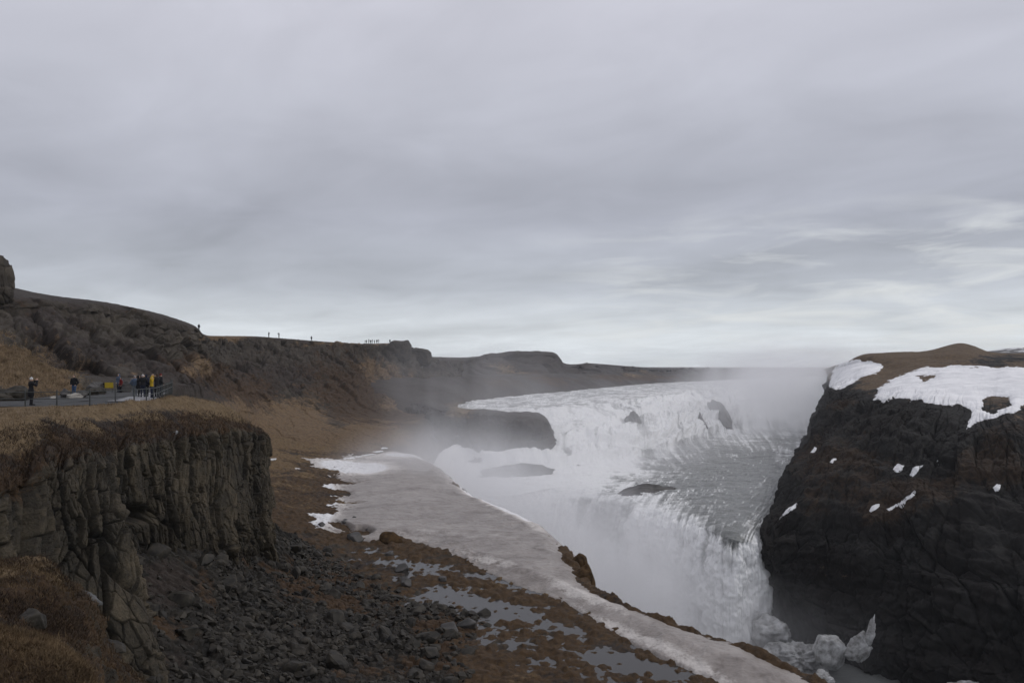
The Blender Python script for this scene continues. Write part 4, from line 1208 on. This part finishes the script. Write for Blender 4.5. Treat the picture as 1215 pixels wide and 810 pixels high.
# crags on the skyline
def tower(name, base, w, d, h, seed, label, mat=M_hill, sub=6, planes=12, cellw=1.3):
    V, fc = boulder_verts(seed, sub, planes, 0.05, 0.5, 0.35)
    V = np.sign(V) * np.abs(V) ** 0.6          # squarer
    V = V * np.array([w / 2, d / 2, h / 2])
    dn = V / (np.linalg.norm(V, axis=1, keepdims=True) + 1e-9)
    a, c, e = facets((V[:, 0] + V[:, 1] * 0.7) / cellw, V[:, 2] / (cellw * 1.1), seed, 0.5, 0.5, 0.35, 0.07)
    V = V + dn * (a * np.sqrt(cellw) * 0.8)[:, None]
    o = mesh_raw(name, V, fc, mat, {'w': np.tile([0.0, 0.1, 0.35], (len(V), 1)), 'cell': c}, True)
    o.location = base
    return tag(o, label, 'rock')


b = P(-16, 330, 129)
tower('rock_pillar', tuple(b), 7.2, 6.0, 8.2, 611, 'tall dark rock pillar standing up at the end of the crag by the frame edge')
tower('rock_crag', tuple(P(474, 416, 374)), 13.0, 12, 9.6, 612, 'larger square crag at the end of the plateau edge, next to the crowd', cellw=2.4)
tower('rock_crag', tuple(P(500, 424, 392)), 9.6, 9, 8.8, 613, 'smaller square crag standing below the larger one on the skyline', cellw=2.2)

# ------------------------------------------------------------------ THINGS: path, railing, sign, stones
M_asph = mat_noise('asphalt', (0.030, 0.031, 0.032), (0.055, 0.056, 0.058), 1.5, 0.95, 0.3, 0.02)
EDGE = np.array([(-46, 47.5), (-38, 48.6), (-30.2, 50), (-28.4, 50), (-26.6, 51.6), (-25.6, 54), (-25.3, 56), (-25.6, 58.6), (-26.6, 62), (-28.2, 66.5), (-29.6, 70.5), (-31.0, 74.5), (-33, 80), (-36.5, 88)], float)


def resample(pts, step):
    d = np.r_[0, np.cumsum(np.linalg.norm(np.diff(pts, axis=0), axis=1))]
    q = np.arange(0, d[-1], step)
    return _hermite(d, pts, q, 0.9)


eo = resample(EDGE, 0.5)
tn = np.gradient(eo, axis=0)
tn /= np.linalg.norm(tn, axis=1, keepdims=True)
nm = np.c_[-tn[:, 1], tn[:, 0]]
wid = np.interp(np.arange(len(eo)) * 0.5, [0, 16, 24, 34, 60], [6.5, 7.0, 8.0, 8.5, 6.0])
k_ = np.linspace(0, 1, 14)
PG = np.zeros((14, len(eo), 3))
for a_, t_k in enumerate(k_):
    q = eo + nm * (wid * t_k)[:, None]
    PG[a_, :, :2] = q
    PG[a_, :, 2] = -2.5 + 0.05 * t_k + fbm(np.c_[q, 0 * q[:, :1]], 3, 3, .5, 620) * 0.03
# lift above the land beneath
struct(grid_mesh('path', PG, M_asph))
# pale strip of ice along the edge of the path by the crowd
M_palestone2 = mat_noise('trodden_ice', (0.11, 0.11, 0.115), (0.27, 0.27, 0.28), 1.2, 0.5, 0.2, 0.03)
m_ = (np.arange(len(eo)) * 0.5 > 24) & (np.arange(len(eo)) * 0.5 < 44)
KI = np.zeros((5, m_.sum(), 3))
for a_, t_k in enumerate(np.linspace(0.02, 1, 5)):
    q = (eo + nm * (np.clip(0.5 + 1.9 * np.sin(np.linspace(0, math.pi, len(eo))) + fbm(np.c_[eo, 0 * eo[:, :1]], 2.0, 3, .6, 622) * .9, .15, 3)[:, None] * t_k))[m_]
    KI[a_, :, :2] = q
    KI[a_, :, 2] = -2.44 + (0.02 if 0 < a_ < 4 else -0.03)
struct(grid_mesh('ice', KI, M_palestone2))

M_metal = mat_noise('weathered_steel', (0.030, 0.033, 0.032), (0.055, 0.060, 0.058), 6.0, 0.5, 0.1, 0.01)


def tube(bm, a, b, r, seg=8):
    a, b = Vector(a), Vector(b)
    d = b - a
    m = Matrix.Translation((a + b) / 2) @ d.to_track_quat('Z', 'Y').to_matrix().to_4x4()
    bmesh.ops.create_cone(bm, cap_ends=True, segments=seg, radius1=r, radius2=r, depth=d.length, matrix=m)


def bm_obj(name, bm, mat, parent=None, smooth=False):
    me = bpy.data.meshes.new(name)
    bm.to_mesh(me)
    bm.free()
    if smooth:
        me.polygons.foreach_set('use_smooth', np.ones(len(me.polygons), bool))
    me.materials.append(mat)
    o = bpy.data.objects.new(name, me)
    COL.objects.link(o)
    o.parent = parent
    return o


fence = empty('railing', (-28.4, 50, -2.5))
tag(fence, 'low metal railing with posts along the outer edge of the path', 'railing')
pp = resample(EDGE + np.array([0.10, 0.0]), 1.85)
base = np.array([-28.4, 50, -2.5])
pts3 = [np.r_[q, -2.5] - base for q in pp]
for q in pts3:
    bm = bmesh.new()
    tube(bm, q + np.array([0, 0, -0.25]), q + np.array([0, 0, 0.95]), 0.042)
    bmesh.ops.create_cone(bm, cap_ends=True, segments=8, radius1=0.055, radius2=0.03, depth=0.05, matrix=Matrix.Translation(Vector(q + np.array([0, 0, 0.965]))))
    bm_obj('post', bm, M_metal, fence)
for hgt in (0.86, 0.45):
    bm = bmesh.new()
    for a_, b_ in zip(pts3[:-1], pts3[1:]):
        tube(bm, a_ + np.array([0, 0, hgt]), b_ + np.array([0, 0, hgt]), 0.022, 6)
    bm_obj('rail', bm, M_metal, fence)

M_yellow = mat_noise('yellow_paint', (0.42, 0.30, 0.02), (0.50, 0.37, 0.03), 4.0, 0.5, 0.05, 0.01)
M_black = mat_noise('black_paint', (0.012, 0.012, 0.012), (0.02, 0.02, 0.02), 4.0, 0.5, 0.05, 0.01)
sb = P(129, 466, 75)
sgn = empty('warning_board', (sb[0], sb[1], -2.5))
tag(sgn, 'small yellow board on two short posts at the back of the path', 'sign')
for (nm_, a_, b_, mt) in [('panel', (-0.36, -0.02, 0.42), (0.42, 0.02, 0.92), M_yellow), ('end_cap', (-0.60, -0.022, 0.44), (-0.362, 0.022, 0.88), M_black), ('marker', (-0.80, -0.02, 0.66), (-0.602, 0.02, 0.92), M_yellow)]:
    bm = bmesh.new()
    bmesh.ops.create_cube(bm, size=1.0)
    for v in bm.verts:
        v.co = Vector([a_[k] if v.co[k] < 0 else b_[k] for k in range(3)])
    bmesh.ops.bevel(bm, geom=bm.edges[:], offset=0.012, segments=2, affect='EDGES')
    bm_obj(nm_, bm, mt, sgn)
for x_ in (-0.3, 0.3):
    bm = bmesh.new()
    tube(bm, (x_, 0.045, -0.1), (x_, 0.045, 0.9), 0.03)
    bm_obj('post', bm, M_metal, sgn)

PS = 'stones beside the path'
for (px_, d_, sz, mt, lab) in [
    (14, 58.5, (1.15, 0.9, 0.68), M_stone, 'big dark boulder beside the path at the frame edge'),
    (2, 58.0, (0.7, 0.6, 0.45), M_stone, 'dark boulder half cut by the frame edge next to the big one'),
    (88, 61.5, (0.62, 0.5, 0.26), M_palestone, 'pale flat stone at the feet of the person in blue jeans'),
    (79, 63.0, (0.5, 0.45, 0.5), M_wetstone, 'dark stone beside the pale flat stone, below the grass slope'),
    (97, 63.5, (0.5, 0.45, 0.42), M_wetstone, 'dark stone between the pale flat stone and the next boulders'),
    (108, 68.0, (0.8, 0.6, 0.42), M_stone, 'low grey boulder at the inner edge of the path'),
    (116, 70.0, (0.7, 0.6, 0.5), M_stone, 'rough grey boulder just before the yellow board'),
    (112, 73.0, (0.9, 0.7, 0.75), M_wetstone, 'tall dark boulder behind the low grey ones by the path'),
    (150, 76.0, (0.6, 0.5, 0.6), M_wetstone, 'dark boulder between the blue jacket and the crowd'),
    (34, 59.5, (0.3, 0.28, 0.2), M_stone, 'small grey stone on the verge behind the person in black coat'),
    (62, 61.0, (0.25, 0.22, 0.16), M_palestone, 'small pale stone on the grass verge of the path'),
]:
    q = P(px_, 470, d_)
    rock('boulder', (q[0], q[1], -2.5 + sz[2] * 0.45), sz, int(px_ * 5 + d_), mt, lab, 'boulder', PS, 5, 18, 0.22, (0, 0, px_ * .3))
q = P(208, 515, 57)
q = on_grid(BG, q[0], q[1])
cand = np.argmin((bx - 208) ** 2 + (by - 514.5) ** 2 + (np.abs(bv - 3.7) > 1)[:, None] * 1e6)
ci, cj = np.unravel_index(cand, bx.shape)
rock('boulder', tuple(BG[ci, cj] + np.array([0.05, -0.15, 0.1])), (0.19, 0.16, 0.16), 77, M_palestone2, 'round pale stone lodged in the heath at the top of the cliff', 'boulder', None, 4, 14, 0.05)
for (tpx, tpy, sz, lab) in [(92, 713, (0.85, 0.6, 0.26), 'smooth grey stone lying on the brown slope below the cliff'), (36, 742, (0.38, 0.32, 0.26), 'grey block of stone in the brown heather'),
                            (152, 762, (0.6, 0.4, 0.14), 'flat grey stone at the foot of the column buttress')]:
    kx, ky = proj(K1)
    cd = np.unravel_index(np.argmin((kx - tpx) ** 2 + (ky - tpy) ** 2), kx.shape)
    rock('boulder', tuple(K1[cd] + np.array([0, 0, 0.08])), sz, tpx, mat_noise('grey_stone', (0.045, 0.045, 0.045), (0.10, 0.10, 0.10), 2.5, .8, .6, .06) if tpx == 92 else M_stone, lab, 'boulder', None, 5, 20, 0.16, (0, 0.1, -0.4))

# ------------------------------------------------------------------ STUFF: dry grass and heath
def blades(name, base, up, length, width, mat, seed, lean=0.5):
    rng = np.random.default_rng(seed)
    n = len(base)
    az = rng.uniform(0, 2 * math.pi, n)
    side = np.c_[np.cos(az), np.sin(az), np.zeros(n)] * width[:, None]
    ln = rng.normal(size=(n, 3)) * lean
    ln[:, 2] = 1.0
    ln += up * 0.4
    ln /= np.linalg.norm(ln, axis=1, keepdims=True)
    mid = base + ln * (length * 0.55)[:, None]
    ln2 = ln + rng.normal(size=(n, 3)) * lean * 0.6
    ln2[:, 2] -= 0.35
    tip = mid + ln2 / np.linalg.norm(ln2, axis=1, keepdims=True) * (length * 0.5)[:, None]
    V = np.stack([base - side, base + side, mid + side * .7, mid - side * .7, tip], 1).reshape(-1, 3)
    k = np.arange(n)[:, None] * 5
    Fq = np.concatenate([k + np.array([[0, 1, 2]]), k + np.array([[0, 2, 3]]), k + np.array([[3, 2, 4]])], 0)
    return tag(mesh_raw(name, V, Fq, mat, smooth=False), kind='stuff')


def cover_blades(name, G, wgt, n, lmin, lmax, wd, mat, seed, lean=0.5):
    rng = np.random.default_rng(seed)
    ar = np.linalg.norm(np.cross(np.gradient(G, axis=1), np.gradient(G, axis=0)), axis=2)
    p = (ar * wgt).ravel()
    p /= p.sum()
    i = rng.choice(p.size, n, p=p)
    nn = normals(G).reshape(-1, 3)
    nn = np.where(nn[:, 2:] < 0, -nn, nn)
    b = G.reshape(-1, 3)[i] + np.c_[rng.normal(size=(n, 2)) * 0.03, np.full(n, -0.02)]
    L_ = rng.uniform(lmin, lmax, n)
    return blades(name, b, nn[i], L_, np.full(n, wd) * rng.uniform(.6, 1.3, n), mat, seed + 1, lean)


M_dry = mat_noise('dry_grass', (0.13, 0.093, 0.055), (0.28, 0.208, 0.132), 0.9, 0.9, 0.0, 0.01, spec=0.1)
M_rust = mat_noise('rusty_heath', (0.036, 0.025, 0.016), (0.090, 0.058, 0.033), 1.1, 0.9, 0.0, 0.01, spec=0.1)
M_twig = mat_noise('dark_heath', (0.020, 0.015, 0.012), (0.052, 0.036, 0.026), 0.8, 0.9, 0.0, 0.01, spec=0.1)
vis = ((bx > -60) & (bx < 330) & (by < 640))
cover_blades('grass', BG, np.clip(gB - 0.3, 0, 1) * vis * (bv > 1.05)[:, None] * (bv < 4.2)[:, None], 30000, 0.08, 0.22, 0.014, M_dry, 701)
cover_blades('heath', BG, np.clip(mB + 0.1, 0, 1) * vis * ((bv > 2.7) & (bv < 4.25))[:, None], 12000, 0.10, 0.30, 0.016, M_rust, 703, 0.8)
cover_blades('heath', BG, np.clip(kB + 0.1, 0, 1) * vis * ((bv > 2.6) & (bv < 4.3))[:, None], 14000, 0.12, 0.42, 0.014, M_twig, 705, 0.9)
kx1, ky1 = proj(K1)
v1 = ((kx1 > -40) & (kx1 < 240) & (ky1 > 640) & (ky1 < 850))
cover_blades('heath', K1, v1 * np.clip(0.5 + fbm(K1, 1.2, 3, .5, 706), 0, 1), 26000, 0.08, 0.22, 0.012, M_rust, 707, 0.9)
M_tan = mat_noise('withered_grass', (0.06, 0.042, 0.025), (0.16, 0.112, 0.064), 1.1, 0.9, 0.0, 0.01, spec=0.1)
cover_blades('grass', K1, v1 * np.clip(w_mid(K1, kx1, ky1)[..., 0] + 0.05, 0, 1), 18000, 0.08, 0.20, 0.010, M_tan, 709, 0.7)
cover_blades('heath', K1, v1 * np.clip(fbm(K1, 1.6, 3, .5, 710), 0, 1), 16000, 0.10, 0.32, 0.010, M_twig, 711, 0.9)
kx2, ky2 = proj(K2)
v2 = ((kx2 > -60) & (kx2 < 160) & (ky2 > 690) & (ky2 < 860) & (K2[..., 1] > 5))
cover_blades('heath', K2, v2 * np.clip(0.6 + fbm(K2, .8, 3, .5, 712), 0, 1), 26000, 0.04, 0.14, 0.006, M_rust, 713, 0.9)
cover_blades('grass', K2, v2 * np.clip(w_near(K2, kx2, ky2)[..., 0] + .15, 0, 1), 20000, 0.05, 0.14, 0.006, M_tan, 715, 0.7)
vh = (hx > -30) & (hx < 130) & (hy > 385) & (hy < 480) & (HG[..., 1] < 110)
cover_blades('grass', HG, np.clip(Wh[..., 0] - 0.35, 0, 1) * vh, 26000, 0.15, 0.42, 0.028, M_dry, 717)

# ------------------------------------------------------------------ PEOPLE
def cap(bm, a, b, ra, rb, seg=14):
    a, b = Vector(a), Vector(b)
    d = b - a
    if d.length > 1e-4:
        m = Matrix.Translation((a + b) / 2) @ d.to_track_quat('Z', 'Y').to_matrix().to_4x4()
        bmesh.ops.create_cone(bm, cap_ends=True, segments=seg, radius1=ra, radius2=rb, depth=d.length, matrix=m)
    for c, r in ((a, ra), (b, rb)):
        bmesh.ops.create_uvsphere(bm, u_segments=seg, v_segments=8, radius=r, matrix=Matrix.Translation(c))


def ell(bm, c, r, rot=None):
    m = Matrix.Translation(c) @ (rot.to_4x4() if rot else Matrix()) @ Matrix.Diagonal((*r, 1))
    bmesh.ops.create_uvsphere(bm, u_segments=18, v_segments=12, radius=1.0, matrix=m)


POSES = {  # elbow and hand of each arm (x side, y forward, z up), and how far the feet stand apart
    'down': (((0.25, -0.02, 1.14), (0.25, 0.08, 0.88)), ((-0.25, -0.02, 1.14), (-0.25, 0.08, 0.88))),
    'photo': (((0.30, 0.16, 1.24), (0.12, 0.30, 1.54)), ((-0.30, 0.16, 1.24), (-0.12, 0.30, 1.54))),
    'pocket': (((0.31, -0.06, 1.14), (0.20, 0.10, 0.95)), ((-0.31, -0.06, 1.14), (-0.20, 0.10, 0.95))),
    'point': (((0.33, 0.16, 1.36), (0.36, 0.42, 1.50)), ((-0.26, -0.02, 1.14), (-0.22, 0.14, 0.92))),
    'overhead': (((0.36, 0.02, 1.52), (0.20, 0.08, 1.76)), ((-0.36, 0.02, 1.52), (-0.20, 0.08, 1.76))),
}


def figure(pose, part, coat=0.0, turn=0.0, fine=True, bulk=1.0):
    """geometry of one part of a standing figure 1.72 m tall, facing +y"""
    bm = bmesh.new()
    arms = POSES[pose]
    neck, chest, waist, hip = (0, 0, 1.47), (0, -0.01, 1.30), (0, 0, 1.08), (0, 0, 0.93)
    feet = [(0.105, 0.0, 0.0), (-0.105, 0.03, 0.0)]
    hd = Matrix.Rotation(turn, 3, 'Z')
    if part == 'body':
        c = Vector((0, 0.015, 1.615))
        ell(bm, c, (0.073, 0.092, 0.108), hd)
        for off_, r in [((0, 0.09, -0.012), (0.014, 0.022, 0.022)), ((0, 0.075, -0.065), (0.030, 0.022, 0.030)), ((0.074, 0, -0.005), (0.012, 0.022, 0.032)), ((-0.074, 0, -0.005), (0.012, 0.022, 0.032)),
                        ((0, 0.082, 0.03), (0.045, 0.014, 0.010)), ((0, 0.088, -0.048), (0.022, 0.010, 0.008))]:
            ell(bm, c + hd @ Vector(off_), r, hd)
        cap(bm, (0, 0, 1.44), (0, 0.005, 1.56), 0.056, 0.050)
    k = {'body': 0.0, 'jacket': 0.035 * bulk, 'trousers': 0.018}[part]
    if part in ('body', 'jacket'):
        ell(bm, chest, (0.165 + k, 0.105 + k, 0.20 + k * .6))
        ell(bm, waist, (0.135 + k, 0.095 + k, 0.16))
        ell(bm, (0, 0, 0.98), (0.155 + k, 0.105 + k, 0.11))
        cap(bm, (0.0, 0, 1.36), (0, 0, 1.46), 0.085 + k, 0.06 + k * 0.8)
        for sgn_, (el, ha) in zip((1, -1), arms):
            sh = (sgn_ * 0.175, 0, 1.385)
            cap(bm, (sgn_ * 0.08, 0, 1.40), sh, 0.075 + k * .5, 0.062 + k)
            cap(bm, sh, el, 0.052 + k, 0.042 + k)
            h = Vector(el).lerp(Vector(ha), 0.93)
            cap(bm, el, h, 0.041 + k, 0.028 + k)
            if part == 'body':
                d = (Vector(ha) - Vector(el)).normalized()
                q = d.to_track_quat('Z', 'X').to_matrix()
                ell(bm, Vector(ha) + d * 0.045, (0.024, 0.042, 0.055), q)
                for f_, (o_, ln_) in enumerate(((-0.033, 0.058), (-0.011, 0.070), (0.011, 0.066), (0.032, 0.050))):
                    a0 = Vector(ha) + d * 0.085 + q @ Vector((0, o_, 0))
                    a1 = a0 + d * ln_ * 0.55 + q @ Vector((0.012, 0, 0))
                    a2 = a1 + d * ln_ * 0.35 + q @ Vector((0.024, 0, 0))
                    cap(bm, a0, a1, 0.0105, 0.0095, 8)
                    cap(bm, a1, a2, 0.0095, 0.0085, 8)
                t0 = Vector(ha) + d * 0.02 + q @ Vector((0.008, -sgn_ * 0.035, 0))
                t1 = t0 + d * 0.035 + q @ Vector((0.014, -sgn_ * 0.028, 0))
                cap(bm, t0, t1, 0.013, 0.011, 8)
                cap(bm, t1, t1 + d * 0.03, 0.011, 0.0095, 8)
    if part == 'jacket' and coat > 0:
        cap(bm, (0, 0, 0.95), (0, -0.01, 0.95 - coat), 0.17, 0.185)
        ell(bm, (0, 0, 0.95 - coat * 0.5), (0.20, 0.16, coat * .6))
    if part in ('body', 'trousers'):
        ell(bm, (0, -0.01, 0.93), (0.155 + k, 0.11 + k, 0.12))
        for sgn_, ft in zip((1, -1), feet):
            cap(bm, (sgn_ * 0.085, 0, 0.90), (sgn_ * 0.10, 0.015 + ft[1], 0.50), 0.085 + k, 0.058 + k)
            cap(bm, (sgn_ * 0.10, 0.015 + ft[1], 0.50), (ft[0], ft[1] - 0.02, 0.09), 0.055 + k, 0.038 + k)
            if part == 'body':
                cap(bm, (ft[0], ft[1] - 0.02, 0.05), (ft[0], ft[1] + 0.13, 0.035), 0.036, 0.030)
    return bm


def head_cover(kind, turn):
    bm = bmesh.new()
    hd = Matrix.Rotation(turn, 3, 'Z')
    c = Vector((0, 0.015, 1.615))
    if kind == 'hat':
        ell(bm, c + Vector((0, -0.004, 0.035)), (0.088, 0.104, 0.095), hd)
        ell(bm, c + Vector((0, 0, 0.13)), (0.028, 0.028, 0.026), hd)
    elif kind == 'hood':
        ell(bm, c + hd @ Vector((0, -0.035, 0.008)), (0.102, 0.105, 0.128), hd)
        ell(bm, (0, -0.02, 1.48), (0.115, 0.10, 0.07))
    elif kind == 'cap':
        ell(bm, c + Vector((0, -0.004, 0.042)), (0.085, 0.102, 0.082), hd)
        ell(bm, c + hd @ Vector((0, 0.11, 0.035)), (0.065, 0.07, 0.012), hd)
    else:
        ell(bm, c + hd @ Vector((0, -0.02, 0.028)), (0.082, 0.092, 0.10), hd)
        ell(bm, c + hd @ Vector((0, -0.05, -0.04)), (0.068, 0.055, 0.07), hd)
    return bm


def shoe(ft):
    bm = bmesh.new()
    cap(bm, (ft[0], ft[1] - 0.05, 0.06), (ft[0], ft[1] + 0.15, 0.045), 0.052, 0.042)
    for v in bm.verts:
        v.co.z = max(v.co.z, 0.004)
    return bm


PENDING = []


def remesh_later(o, vox):
    m = o.modifiers.new('skin', 'REMESH')
    m.mode = 'VOXEL'
    m.voxel_size = vox
    m.use_smooth_shade = True
    PENDING.append(o)


def flush():
    bpy.context.view_layer.update()
    dg = bpy.context.evaluated_depsgraph_get()
    for o in PENDING:
        me = bpy.data.meshes.new_from_object(o.evaluated_get(dg), depsgraph=dg)
        me.name = o.name
        o.modifiers.clear()
        old = o.data
        o.data = me
        bpy.data.meshes.remove(old)
    PENDING.clear()


CLOTH = {}


def cloth(c):
    if c not in CLOTH:
        CLOTH[c] = mat_noise('cloth', tuple(x * 0.8 for x in c), tuple(min(1, x * 1.15) for x in c), 8.0, 0.85, 0.2, 0.01, spec=0.2)
    return CLOTH[c]


M_skin = mat_noise('skin', (0.40, 0.26, 0.19), (0.46, 0.30, 0.23), 12.0, 0.6, 0.05, 0.005)
BLACK, NAVY, JEANS, GREY, BLUE, YELL, RED, WHITE, BROWN = (0.012, 0.012, 0.014), (0.016, 0.020, 0.035), (0.05, 0.085, 0.16), (0.10, 0.11, 0.12), (0.075, 0.10, 0.145), (0.36, 0.24, 0.015), (0.12, 0.015, 0.015), (0.55, 0.55, 0.56), (0.05, 0.03, 0.02)


def person(px_, d_, facing, pose, jacket, trousers, head, headcol, label, coat=0.0, hgt=1.0, group=None, z=-2.5, turn=0.0):
    q = P(px_, 470, d_)
    root = empty('person', (q[0], q[1], z), math.radians(facing))
    root.scale = (hgt,) * 3
    tag(root, label, 'person', group)
    for part, mt, vx in (('body', M_skin, 0.012), ('jacket', cloth(jacket), 0.022), ('trousers', cloth(trousers), 0.020)):
        remesh_later(bm_obj(part, figure(pose, part, coat, turn), mt, root), vx)
    remesh_later(bm_obj({'hat': 'hat', 'hood': 'hood', 'cap': 'cap', 'hair': 'hair'}[head], head_cover(head, turn), cloth(headcol), root), 0.014)
    for ft in ((0.105, 0.0), (-0.105, 0.03)):
        bm_obj('shoe', shoe(ft), cloth(BLACK), root, True)
    return root


CR = 'visitors on the path'
person(37, 51.2, -35, 'photo', BLACK, BLACK, 'hat', WHITE, 'person in a long black coat and white hat taking a picture at the railing', 0.28, 1.0, CR)
person(88, 65.0, 175, 'pocket', BLACK, JEANS, 'hair', (0.015, 0.012, 0.010), 'person in a black jacket and blue jeans behind the pale flat stone', 0, 1.0, CR)
person(141, 75.0, 160, 'pocket', BLUE, NAVY, 'hood', BLUE, 'person in a blue-grey hooded jacket right beside the yellow board', 0.1, 0.98, CR)
person(143.5, 74.4, 140, 'down', RED, BLACK, 'hair', BROWN, 'small person in a dark red jacket half hidden by the blue-grey hooded jacket', 0, 0.80, CR)
person(160, 64.5, 10, 'pocket', BLUE, GREY, 'cap', (0.30, 0.30, 0.31), 'person in a blue-grey jacket and pale cap at the edge of the crowd', 0, 0.97, CR)
person(164.5, 64.0, -60, 'down', BLACK, BLACK, 'hood', BLACK, 'person all in black with the hood up, beside the pale cap', 0.15, 0.98, CR)
person(169.5, 63.0, 20, 'photo', BLACK, NAVY, 'hat', (0.45, 0.42, 0.42), 'person in black with a light knitted hat holding up a camera', 0, 1.03, CR)
person(174, 64.2, -20, 'pocket', NAVY, BLACK, 'hood', NAVY, 'person in a navy hooded jacket between the knitted hat and the yellow jacket', 0, 1.02, CR)
person(180, 62.0, -80, 'overhead', YELL, NAVY, 'hair', (0.25, 0.16, 0.08), 'person in a bright yellow jacket with both arms raised', 0, 0.96, CR)
person(186, 63.6, 70, 'photo', BLACK, BLACK, 'hair', BROWN, 'bare-headed person in black with a pale face beside the yellow jacket', 0, 1.05, CR)
person(190.5, 66.5, -40, 'pocket', BLACK, NAVY, 'hat', RED, 'person in a dark jacket and red hat, last of the crowd before the bend', 0, 1.04, CR)

# people far off on the skyline: one small mesh each, three poses shared
far_mesh = []
for ps in ('down', 'pocket', 'photo'):
    bm = bmesh.new()
    for part in ('body', 'jacket', 'trousers'):
        b2 = figure(ps, part)
        me_ = bpy.data.meshes.new('tmp')
        b2.to_mesh(me_)
        b2.free()
        bm.from_mesh(me_)
        bpy.data.meshes.remove(me_)
    o = bm_obj('person', bm, cloth((0.02, 0.02, 0.024)))
    remesh_later(o, 0.03)
    far_mesh.append(o)
flush()
meshes_far = [o.data for o in far_mesh]
for o in far_mesh:
    bpy.data.objects.remove(o)
hx2, hy2 = proj(HG)
G1 = 'people along the plateau edge'
FC = 'crowd at the plateau viewpoint'
FCL = 'tiny dark figure in the crowd at the viewpoint before the square crags'
for n_, (px_, lab, g, sc) in enumerate([
    (236, 'tiny dark figure standing where the crag drops to the plateau', G1, 1.1),
    (319, 'tiny dark figure, first of the two walking apart on the plateau', G1, 1.25),
    (331, 'tiny dark figure, second of the two walking apart on the plateau', G1, 1.25),
    (369.5, 'tiny dark figure alone halfway along the plateau edge', G1, 1.2),
    (433.2, FCL, FC, 0.9), (434.8, FCL, FC, 1.0), (437.6, FCL, FC, 1.2), (439.6, FCL, FC, 1.15), (441.4, FCL, FC, 1.15), (444.3, FCL, FC, 1.15), (447.2, FCL, FC, 1.2), (449.4, FCL, FC, 1.15),
    (462.6, 'tiny dark figure alone between the crowd and the square crags', G1, 1.15),
    (470.3, 'tiny dark figure sitting low beside the square crags', G1, 0.75)]):
    col_ = np.argmin(np.abs(hx2 - px_) + (hv < 0.6)[:, None] * 1e3 + (hv > 1.5)[:, None] * 1e3, axis=1)
    best = None
    for i in np.where((hv > 0.6) & (hv < 1.4))[0]:
        j = np.argmin(np.abs(hx2[i] - px_))
        if best is None or hy2[i, j] < hy2[best]:
            best = (i, j)
    p = HG[best]
    o = bpy.data.objects.new('person', meshes_far[n_ % 3])
    COL.objects.link(o)
    o.location = (p[0] - (hx2[best] - px_) / F * p[1], p[1], p[2] - 0.05)
    o.rotation_euler = (0, 0, n_ * 1.3)
    o.scale = (sc,) * 3
    tag(o, lab, 'person', g)

# ------------------------------------------------------------------ AIR: the thin haze over everything and the spray of the falls
def haze_box(dens):
    m, t = mat_new('haze_air')
    pv = t.n('ShaderNodeVolumePrincipled', {'Color': (0.80, 0.83, 0.90, 1), 'Density': dens, 'Anisotropy': 0.2})
    t.n('ShaderNodeOutputMaterial', {'Volume': pv.outputs[0]})
    lo, hi = (-2500, -200, -75), (3600, 4300, 60)
    V = [(x, y, z) for x in (lo[0], hi[0]) for y in (lo[1], hi[1]) for z in (lo[2], hi[2])]
    q = [(0, 1, 3, 2), (4, 6, 7, 5), (0, 4, 5, 1), (2, 3, 7, 6), (0, 2, 6, 4), (1, 5, 7, 3)]
    return tag(mesh_raw('haze', np.array(V), np.array(q), m, smooth=False), kind='stuff')


def spray(loc, rad, dens, nscale, seed, name='mist', stretch=1.0, rz=0.0, sharp=1.6, lo=0.36, hi=0.66):
    m, t = mat_new('spray_%d' % seed)
    m.cycles.volume_step_rate = 1.0
    co = t.n('ShaderNodeTexCoord').outputs['Object']
    ln = t.n('ShaderNodeVectorMath', {0: co}, operation='LENGTH').outputs['Value']
    fall = t.math('POWER', t.math('SUBTRACT', 1.0, ln, clamp=True), sharp)
    mp = t.n('ShaderNodeMapping', {0: co, 'Location': (seed * 1.7, seed * 2.3, seed * .9), 'Scale': (rad[0] / 30 * 1.2, rad[1] / 30, rad[2] / 30 * stretch)}).outputs[0]
    nz = t.noise(mp, nscale, 3, 0.5)
    nz = t.n('ShaderNodeMapRange', {0: nz, 1: lo, 2: hi, 3: 0.12, 4: 1.0}).outputs[0]
    d = t.math('MULTIPLY', t.math('MULTIPLY', fall, nz), dens)
    pv = t.n('ShaderNodeVolumePrincipled', {'Color': (0.97, 0.97, 0.985, 1), 'Density': d, 'Anisotropy': 0.0})
    t.n('ShaderNodeOutputMaterial', {'Volume': pv.outputs[0]})
    bm = bmesh.new()
    bmesh.ops.create_icosphere(bm, subdivisions=4, radius=1.0)
    me = bpy.data.meshes.new(name)
    bm.to_mesh(me)
    bm.free()
    me.materials.append(m)
    o = bpy.data.objects.new(name, me)
    COL.objects.link(o)
    o.location = loc
    o.scale = rad
    o.rotation_euler = (0, 0, rz)
    return tag(o, kind='stuff')


haze_box(0.00010)
spray((-2, 136, -41), (47, 46, 25), 0.46, 2.4, 1, sharp=1.45)                 # the lower falls' cloud, brimming out of the gorge
spray((-11, 164, -26), (32, 38, 18), 0.19, 2.4, 2, stretch=0.6)             # drifting over the far edge of the ice
spray((-10, 200, -10), (34, 36, 32), 0.024, 2.4, 3, stretch=0.25, lo=0.36, hi=0.66)    # thin plumes standing before the hillside and the platform
spray((112, 330, -12), (54, 84, 28), 0.11, 2.2, 4, stretch=0.7)             # over the upper falls' far end
spray((40, 240, -18), (80, 70, 22), 0.016, 1.8, 5)                          # along the cascades
spray((40, 126, -42), (24, 22, 14), 0.03, 1.7, 6)                           # at the foot of the dark cliff
spray((22, 205, -26), (42, 42, 14), 0.055, 2.2, 7, stretch=0.8)              # low over the white water of the pool
